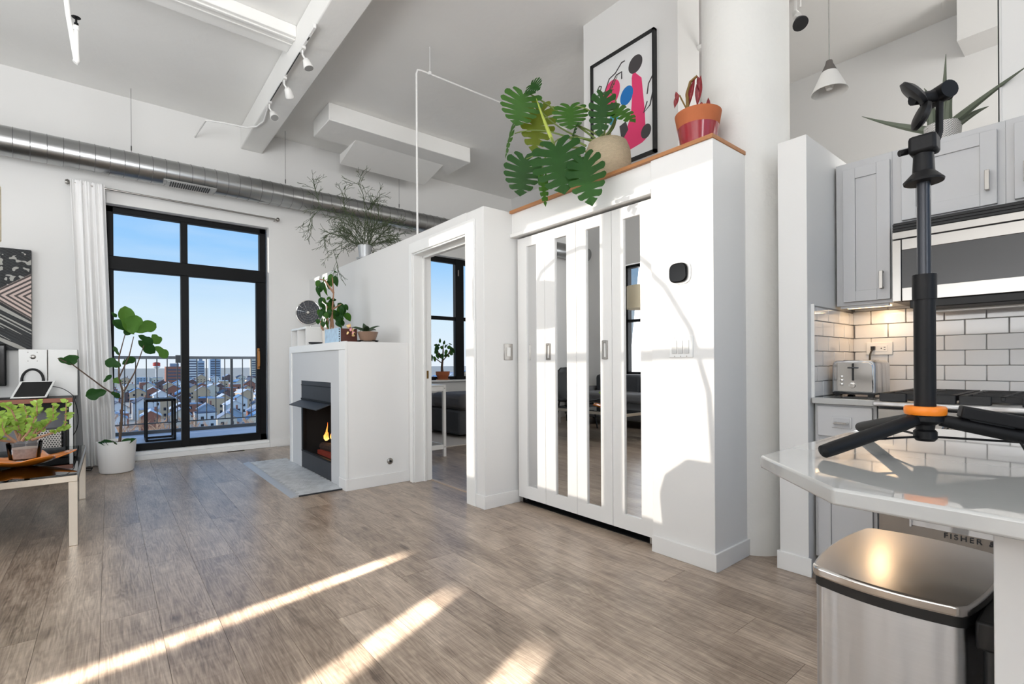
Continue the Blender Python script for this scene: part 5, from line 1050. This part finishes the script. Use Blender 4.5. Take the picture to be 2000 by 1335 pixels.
# ------------------------------------------------------------------ arc lamp, armchair, sofa (left of the frame; seen in the mirrors and as shadows)
lx, ly = -.66, 3.98
la = thing('arc_floor_lamp', 'arc floor lamp whose pale drum shade touches the left edge of the photo', 'lamp', (lx, 2.56, 0))
arc = [(lx, 2.565, .03), (lx, 2.57, .9), (lx, 2.60, 1.33), (lx, 2.70, 1.66), (lx, 2.85, 1.90), (lx, 3.06, 2.10), (lx, 3.30, 2.22), (lx, 3.54, 2.25), (lx, 3.75, 2.22), (lx, 3.91, 2.15), (lx, ly, 2.05)]
MB().tube(arc, .016, 10).build('arc_pole', NICKEL, la)
MB().lathe([(0, 0), (.15, 0), (.15, .03), (.02, .035), (0, .035)], lx, 2.565, 32).build('base', NICKEL, la)
shd = MB().lathe([(.195, 1.765), (.195, 2.065)], lx, ly, 48).build('lamp_shade', SHADE_WARM, la)
shd.modifiers.new('t', 'SOLIDIFY').thickness = .003
MB().tube([(lx, ly, 2.06), (lx, ly, 1.93)], .018, 10).tube([(lx-.195, ly, 2.05), (lx+.195, ly, 2.05)], .003, 6).build('socket', NICKEL, la)
so = thing('sofa', 'grey sofa under the west window seen in the mirror', 'sofa', (-2.0, 5.0, 0))
MB().box(-2.45, -1.6, 4.1, 6.2, .12, .40).build('seat_base', GREYF, so, .03)
for k in range(2): MB().box(-2.25, -1.58, 4.13+1.02*k, 5.13+1.02*k, .40, .55).build('seat_cushion', GREYF, so, .05, seg=3)
for k in range(2): MB().box(-2.45, -2.2, 4.13+1.02*k, 5.13+1.02*k, .5, .84).build('back_cushion', CHAR, so, .06, seg=3)
for yy in (3.92, 6.2): MB().box(-2.45, -1.6, yy, yy+.18, .12, .62).build('arm', GREYF, so, .04)
for (xx, yy) in ((-2.4, 4.0), (-2.4, 6.3), (-1.68, 4.0), (-1.68, 6.3)): MB().box(xx, xx+.05, yy, yy+.05, 0, .12).build('leg', BLACKM, so)
ac = thing('armchair', 'black shell armchair seen in the mirror behind the coffee table', 'chair', (-1.1, 5.55, 0))
def shell_chair(root, cx_, cy_2, back, m, top=.96, wd=.30, low=1.0):
    bx, by = Vector(back).normalized().x, Vector(back).normalized().y; px_, py_ = -by, bx
    vs = []; fs = []; n1, n2 = 10, 12
    for i in range(n1+1):
        t = i/n1
        if t < .5: f = t/.5; o_ = -.24+.44*f; z = .44-.05*math.sin(PI*f)*.6
        else: f = (t-.5)/.5; o_ = .20+.10*f; z = .44+(top-.44)*f
        w_ = wd*(low+(1-low)*min(1, t/.75))*(1-.12*abs(t-.45)) * (1 if t < .8 else math.sqrt(max(.05, 1-((t-.8)/.2)**2*.75)))
        for j in range(n2+1):
            u = -1+2*j/n2; curl = .06*u*u*(1 if t > .3 else .4)
            vs.append((cx_+bx*(o_-curl*(t > .5))+px_*u*w_, cy_2+by*(o_-curl*(t > .5))+py_*u*w_, z+curl*(t <= .5)))
    for i in range(n1):
        for j in range(n2): fs.append((i*(n2+1)+j, i*(n2+1)+j+1, (i+1)*(n2+1)+j+1, (i+1)*(n2+1)+j))
    o = MB().add(vs, fs).build('shell', m, root); md_ = o.modifiers.new('t', 'SOLIDIFY'); md_.thickness = .02
    for a in (-1, 1):
        for b in (-.2, .2): MB().tube([(cx_+bx*b+px_*a*.2, cy_2+by*b+py_*a*.2, .42), (cx_+bx*b*1.25+px_*a*.25, cy_2+by*b*1.25+py_*a*.25, 0)], [.016, .011], 8).build('leg', BLACKM, root)
shell_chair(ac, -1.1, 5.6, (-.3, 1, 0), BLACKM, .98, .33)
dc_ = thing('side_chair', 'pale shell chair that throws the rounded shadow on the pillar', 'chair', (-.60, 2.25, 0))
shell_chair(dc_, -.75, 2.60, (.9, -.35, 0), WHITEP, .95, .31, .55)

# ------------------------------------------------------------------ bedroom
bt = thing('side_table', 'white narrow metal table seen through the bedroom doorway', 'table', (2.95, 5.2, 0))
for yy in (4.83, 5.9):
    for xx in (2.52, 2.94): MB().box(xx, xx+.034, yy, yy+.034, 0, .80).build('leg', CASE, bt, .002)
MB().box(2.52, 2.974, 4.83, 5.934, .80, .815).build('top', CASE, bt, .002)
for xa in (2.945, 2.525):
    for za in (.745, .085): MB().box(xa, xa+.025, 4.864, 5.9, za, za+.052).build('rail', CASE, bt, .002)
for za in (.745, .085): MB().box(2.55, 2.945, 4.835, 4.86, za, za+.052).build('rail', CASE, bt, .002)
MB().tube([(2.957, 4.829, .775), (2.957, 4.832, .775)], .006, 10).tube([(2.957, 4.829, .11), (2.957, 4.832, .11)], .006, 10).build('bolt', NICKEL, bt)
bd = thing('bed', 'low grey upholstered bed under the bedroom window', 'bed', (4.6, 6.2, 0))
MB().box(3.75, 5.3, 5.75, 6.84, .06, .40).build('frame', CHAR, bd, .03)
MB().box(3.78, 5.28, 5.72, 6.83, .40, .60).build('mattress', GREYF, bd, .06, seg=3)
MB().box(3.74, 5.3, 5.68, 6.5, .42, .63).build('blanket', mat('dark_grey_blanket', srgb(92, 92, 95), .95, noise=.1, scale=20), bd, .07, seg=3)
tag(MB().box(3.2, 4.66, 5.35, 6.6, .0005, .012).build('rug', mat('pale_rug', srgb(196, 190, 184), .95, noise=.08, scale=60)), 'pale rug beside the grey bed in the bedroom', 'rug')
bp_ = thing('potted_tree', 'small bushy plant in a terracotta pot on the bedroom sill', 'plant', (4.18, 6.93, .79))
MB().lathe([(.07, .792), (.10, .865), (.108, .868), (.115, .93), (.106, .93), (.1, .91), (0, .91)], 4.19, 6.90, 32).build('pot', TERRA, bp_)
MB().lathe([(0, .791), (.105, .791), (.11, .81), (0, .80)], 4.19, 6.90, 32).build('saucer', mat('terracotta_pale', srgb(196, 150, 120), .8), bp_)
MB().tube([(4.18, 6.90, .91), (4.175, 6.90, 1.0), (4.19, 6.90, 1.12), (4.20, 6.90, 1.25), (4.2, 6.9, 1.36)], [.026, .02, .016, .012, .008], 8).tube([(4.19, 6.90, 1.12), (4.10, 6.90, 1.24), (4.09, 6.9, 1.32)], .009, 7).tube([(4.19, 6.9, 1.1), (4.29, 6.9, 1.2), (4.34, 6.9, 1.28)], .009, 7).tube([(4.18, 6.9, 1.06), (4.06, 6.9, 1.14), (3.99, 6.9, 1.18)], .008, 7).build('stem', BARK, bp_)
BL_ = [leaf_mesh('leaf', m_, 'ovate', .3, .2, 6, 2) for m_ in (LEAFD, LEAFM)]
for i, (b, t, wd) in enumerate(BEDP):
    for q in range(2):
        j_ = Vector((rnd.uniform(-.05, .05), rnd.uniform(-.07, .07), rnd.uniform(-.04, .04)))*q
        place('leaf', BL_[(i+q) % 2], leaf_matrix(Vector(b)+j_, Vector(t)+j_*1.4, wd*.8, VIEWN+Vector((rnd.uniform(-.6, .6), rnd.uniform(-.4, .4), 0))), bp_)
struct('trim_10', box(3.15, 5.25, 6.80, 7.0, .765, .792), TRIM, 'white bedroom window sill', bevel=.004)

# ------------------------------------------------------------------ balcony
RAIL = mat('grey_rail_paint', srgb(74, 76, 78), .5); RAILT = mat('rail_top_grey', srgb(120, 122, 124), .5)
struct('trim_11', box(-2.6, 3.4, 7.08, 8.5, -.05, .12), mat('balcony_concrete', srgb(176, 186, 202), .7, noise=.1, scale=6), 'grey balcony slab outside the black door')
br_ = thing('balcony_railing', 'dark metal balcony railing with thin vertical pickets', 'railing', (.9, 8.4, .12))
MB().box(-2.5, 3.3, 8.385, 8.425, 1.145, 1.185).build('top_rail', RAILT, br_, .004)
MB().box(-2.5, 3.3, 8.393, 8.417, .252, .268).build('bottom_rail', RAIL, br_)
MB().box(-2.5, 3.3, 8.37, 8.43, .12, .165).build('kerb', RAIL, br_)
pk = MB().box(-.006, .006, -.006, .006, .26, 1.15).mesh('picket', RAIL, smooth=False)
for i in range(47):
    xx = -2.3+.1175*i
    if abs(xx-1.432) < .05 or abs(xx+.1) < .03: continue
    place('picket', pk, Matrix.Translation((xx, 8.405, 0)), br_)
for xx in (1.432, -.10, 2.95, -1.6): MB().box(xx-.016, xx+.016, 8.39, 8.42, .12, 1.15).build('post', RAIL, br_)
MB().box(.735, .79, 8.37, 8.44, 1.09, 1.20).build('rail_bracket', RAIL, br_)
bt2 = thing('balcony_table', 'black open cube frame table on the balcony', 'table', (.5, 7.5, .12))
def frame_box(x0, x1, y0, y1, z0, z1, r):
    m_ = MB()
    for xx in (x0, x1):
        for yy in (y0, y1): m_.box(xx-r, xx+r, yy-r, yy+r, z0, z1)
    for zz in (z0+r, z1-r):
        for yy in (y0, y1): m_.box(x0, x1, yy-r, yy+r, zz-r, zz+r)
        for xx in (x0, x1): m_.box(xx-r, xx+r, y0, y1, zz-r, zz+r)
    return m_
frame_box(.358, .645, 7.5, 7.82, .121, .632, .012).build('frame', BLACK, bt2)
MB().box(.352, .652, 7.49, 7.83, .632, .640).build('top', BLACK, bt2)

# ------------------------------------------------------------------ the city below
GZ = -24.0
struct('ground', MB().add([(-3000, 20, GZ), (3500, 20, GZ), (3500, 6000, GZ), (-3000, 6000, GZ)], [(0, 1, 2, 3)]), mat('winter_ground', srgb(222, 196, 170), .9, noise=.3, scale=.06), 'dry winter ground of the neighbourhood below')
HW = [mat('house_'+n, srgb(*c), .8, noise=.06, scale=.3) for n, c in (('brick', (168, 112, 92)), ('darkbrick', (122, 96, 90)), ('cream', (230, 218, 198)), ('white', (238, 236, 234)), ('greyblue', (168, 184, 200)), ('tan', (216, 186, 152)))]
HR = [mat('roof_'+n, srgb(*c), .8, noise=.1, scale=.5) for n, c in (('grey', (160, 168, 182)), ('dark', (96, 100, 114)), ('blue', (120, 156, 192)), ('pale', (214, 218, 226)))]
WIN = mat('house_window', srgb(50, 56, 66), .2); WTR = mat('house_window_frame', srgb(220, 220, 220), .6)
wname = ['red brick', 'dark brick', 'cream', 'white', 'grey blue', 'tan']; rname = ['grey', 'dark', 'blue', 'pale']
winm = MB().box(-.5, .5, -.06, .06, -.7, .7).mesh('window', WIN, smooth=False)
def house(x, y, wd, dp, h, rh, rot, wi, ri, near, label, group):
    t = thing('house', label, 'house', (x, y, GZ), group); t.rotation_euler = (0, 0, rot)
    def sub(mb, nm, m):
        o = bpy.data.objects.new(nm, mb.mesh(nm, m, smooth=False)); COL.objects.link(o); o.parent = t; ORG[o.name] = Vector((0, 0, 0)); return o
    a, b = wd/2, dp/2
    wl_ = MB().box(-a, a, -b, b, 0, h)
    if rh > .5: wl_.prism([(-a, h), (a, h), (0, h+rh)], 'y', -b, b)
    sub(wl_, 'wall', HW[wi])
    if rh > .5:
        e_ = .4; n_ = rh/a
        sub(MB().add([(-a-e_, -b-e_, h-e_*n_), (0, -b-e_, h+rh), (0, b+e_, h+rh), (-a-e_, b+e_, h-e_*n_), (a+e_, -b-e_, h-e_*n_), (a+e_, b+e_, h-e_*n_), (-a-e_, -b-e_, h-e_*n_+.25), (0, -b-e_, h+rh+.25), (0, b+e_, h+rh+.25), (-a-e_, b+e_, h-e_*n_+.25), (a+e_, -b-e_, h-e_*n_+.25), (a+e_, b+e_, h-e_*n_+.25)],
            [(0, 1, 2, 3), (1, 4, 5, 2), (6, 9, 8, 7), (7, 8, 11, 10), (0, 6, 7, 1), (1, 7, 10, 4), (3, 2, 8, 9), (2, 5, 11, 8), (0, 3, 9, 6), (4, 10, 11, 5)]), 'roof', HR[ri])
        sub(MB().box(a*.4, a*.4+.7, b*.3, b*.3+.7, h, h+rh+1), 'chimney', HW[0])
    else:
        sub(MB().box(-a, a, -b, b, h, h+.3), 'roof', HR[ri])
    nf = max(1, int(h//3)); nc = max(2, int(wd//3))
    if near:
        for f in range(nf):
            for c in range(nc):
                o = bpy.data.objects.new('window', winm); COL.objects.link(o); o.parent = t; o.location = (-a+wd*(c+.5)/nc, -b, 1.7+2.9*f)
    else:
        wm = MB()
        for f in range(nf):
            for c in range(nc):
                xx = -a+wd*(c+.5)/nc; wm.box(xx-.5, xx+.5, -b-.05, -b+.05, 1+2.9*f, 2.4+2.9*f)
        o = sub(wm, 'windows', WIN); o['kind'] = 'stuff'
    return t
rh_ = random.Random(5); SPOTS = []
rows_ = ((200, 5, True), (226, 6, True), (256, 6, True), (290, 7, False), (330, 8, False), (380, 8, False), (440, 9, False), (520, 10, False), (620, 11, False), (850, 12, False))
for ri_, (yy, n_, near) in enumerate(rows_):
    sp = yy*.245/n_
    for k in range(n_):
        u = (k+.5)/n_+rh_.uniform(-.06, .06)/n_
        x_ = yy*(-.01+.245*u)
        wi = rh_.choice((0, 0, 1, 2, 2, 3, 5, 5, 4)); ri2 = rh_.choice((0, 0, 1, 2, 3, 3)); fl_ = rh_.random() < .25
        wd = sp*rh_.uniform(.58, .72); dp = rh_.uniform(8, 11)*(1+max(0, yy-300)/600); hh = rh_.uniform(5.5, 8.5)*(1 if yy < 300 else 1.1); rz = rh_.uniform(-.16, .16); jj = rh_.uniform(-3, 3)
        if yy < 210 and u < .5: continue
        dist = 'close below the balcony' if yy < 240 else 'in the middle of the neighbourhood' if yy < 400 else 'far out towards the horizon'
        lab = '%s house with a %s %s roof %s' % (wname[wi], rname[ri2], 'flat' if fl_ else 'pitched', dist)
        house(x_, yy+jj, wd, dp, hh, 0 if fl_ else rh_.uniform(.28, .36)*wd, rz, wi, ri2, near, lab, lab); SPOTS.append((x_, yy+jj, max(wd, dp)*.5+2.2))
for k in range(7):     # houses beyond the bedroom window
    yy = 260+60*k; x_ = yy*(.56+.02*k)
    wi, ri2 = k % 6, k % 4; lab = '%s house with a %s pitched roof seen through the bedroom window' % (wname[wi], rname[ri2])
    house(x_, yy, 16, 14, 12, 3, .3, wi, ri2, False, lab, lab)
def tower(x, y, wd, dp, h, m, label):
    t = thing('tower_block', label, 'building', (x, y, GZ))
    def sub(mb, nm, mm):
        o = bpy.data.objects.new(nm, mb.mesh(nm, mm, smooth=False)); COL.objects.link(o); o.parent = t; return o
    sub(MB().box(-wd/2, wd/2, -dp/2, dp/2, 0, h), 'wall', m); sub(MB().box(-wd/4, wd/4, -dp/4, dp/4, h, h+4), 'roof_plant', HR[0])
    wm = MB()
    for f in range(int(h//4)-1): wm.box(-wd/2+1, wd/2-1, -dp/2-.2, -dp/2+.2, 3+4*f, 4.8+4*f)
    sub(wm, 'windows', HR[1])['kind'] = 'stuff'
tower(103, 930, 13, 16, 36, HW[3], 'pale high-rise block on the horizon behind the left railing bars')
tower(144, 1000, 16, 18, 36, HW[4], 'blue-grey high-rise on the horizon near the right railing post')
tower(205, 1000, 8, 12, 36, HW[2], 'slim tower on the horizon beside the door handle')
tower(118, 960, 10, 14, 33, HW[4], 'second grey tower on the horizon left of the railing post')
tower(65, 760, 19, 16, 24, HW[0], 'long red brick block on the horizon left of the door mullion')
wt = thing('water_tower', 'white and red tank tower on the horizon above the railing', 'tower', (62, 1010, GZ))
for nm, pr_, mm in (('stem', [(1.6, 0), (1.2, 20)], HW[3]), ('tank', [(1.5, 20), (5, 23), (5, 29), (0, 31)], HW[3]), ('band', [(5.1, 25), (5.1, 30), (0, 32)], mat('tank_red', srgb(190, 70, 60), .7))):
    o = bpy.data.objects.new(nm, MB().lathe(pr_, 0, 0, 16).mesh(nm, mm)); COL.objects.link(o); o.parent = wt
# bare winter trees
def tree_mesh(seed):
    r = random.Random(seed); mb = MB()
    def grow(p, d, ln, rad, lev):
        q = p+d*ln; mb.tube([p, q], [rad, rad*.6], 4 if lev else 6, cap=False)
        if lev < 5:
            for k in range(3 if lev < 3 else 2): grow(p+d*ln*r.uniform(.6, 1), (d+Vector((r.uniform(-1, 1), r.uniform(-1, 1), r.uniform(-.1, .8)))*.62).normalized(), ln*r.uniform(.6, .8), rad*.55, lev+1)
    grow(Vector((0, 0, 0)), Vector((0, 0, 1)), 2.6, .28, 0)
    return mb.mesh('branches', mat('winter_twigs', srgb(214, 172, 138), .9))
TM = [tree_mesh(s) for s in (1, 2, 3)]
r3 = random.Random(21)
tries = 0; kt = 0
while kt < 170 and tries < 15000:
    tries += 1; k = kt
    if kt < 26: yy = r3.uniform(168, 222); uu = r3.uniform(-.05, .52)
    elif kt < 36: yy = r3.uniform(172, 192); uu = r3.uniform(.5, 1)
    else: yy = r3.uniform(206, 560); uu = r3.uniform(0, 1)
    x_ = yy*(-.005+.235*uu); s_k = r3.uniform(.85, 1.4)
    if any((x_-a)**2+(yy-b)**2 < (r_+3.2*s_k)**2 for a, b, r_ in SPOTS): continue
    SPOTS.append((x_, yy, 3.4*s_k)); kt += 1
    lab = 'bare tan winter tree standing close below the balcony' if yy < 216 else 'bare tan winter tree among the distant houses'
    t = bpy.data.objects.new('bare_tree', TM[k % 3]); COL.objects.link(t); t.location = (x_, yy, GZ); t.scale = (s_k*1.2, s_k*1.2, s_k); t.rotation_euler = (0, 0, r3.uniform(0, 6))
    tag(t, lab, 'tree', lab)
lw = struct('street', MB().box(-60, 120, 238, 243, GZ, GZ+.1).box(20, 26, 170, 600, GZ, GZ+.12).box(-60, 160, 300, 305, GZ, GZ+.1), mat('asphalt', srgb(130, 134, 144), .9), 'grey streets between the houses below')
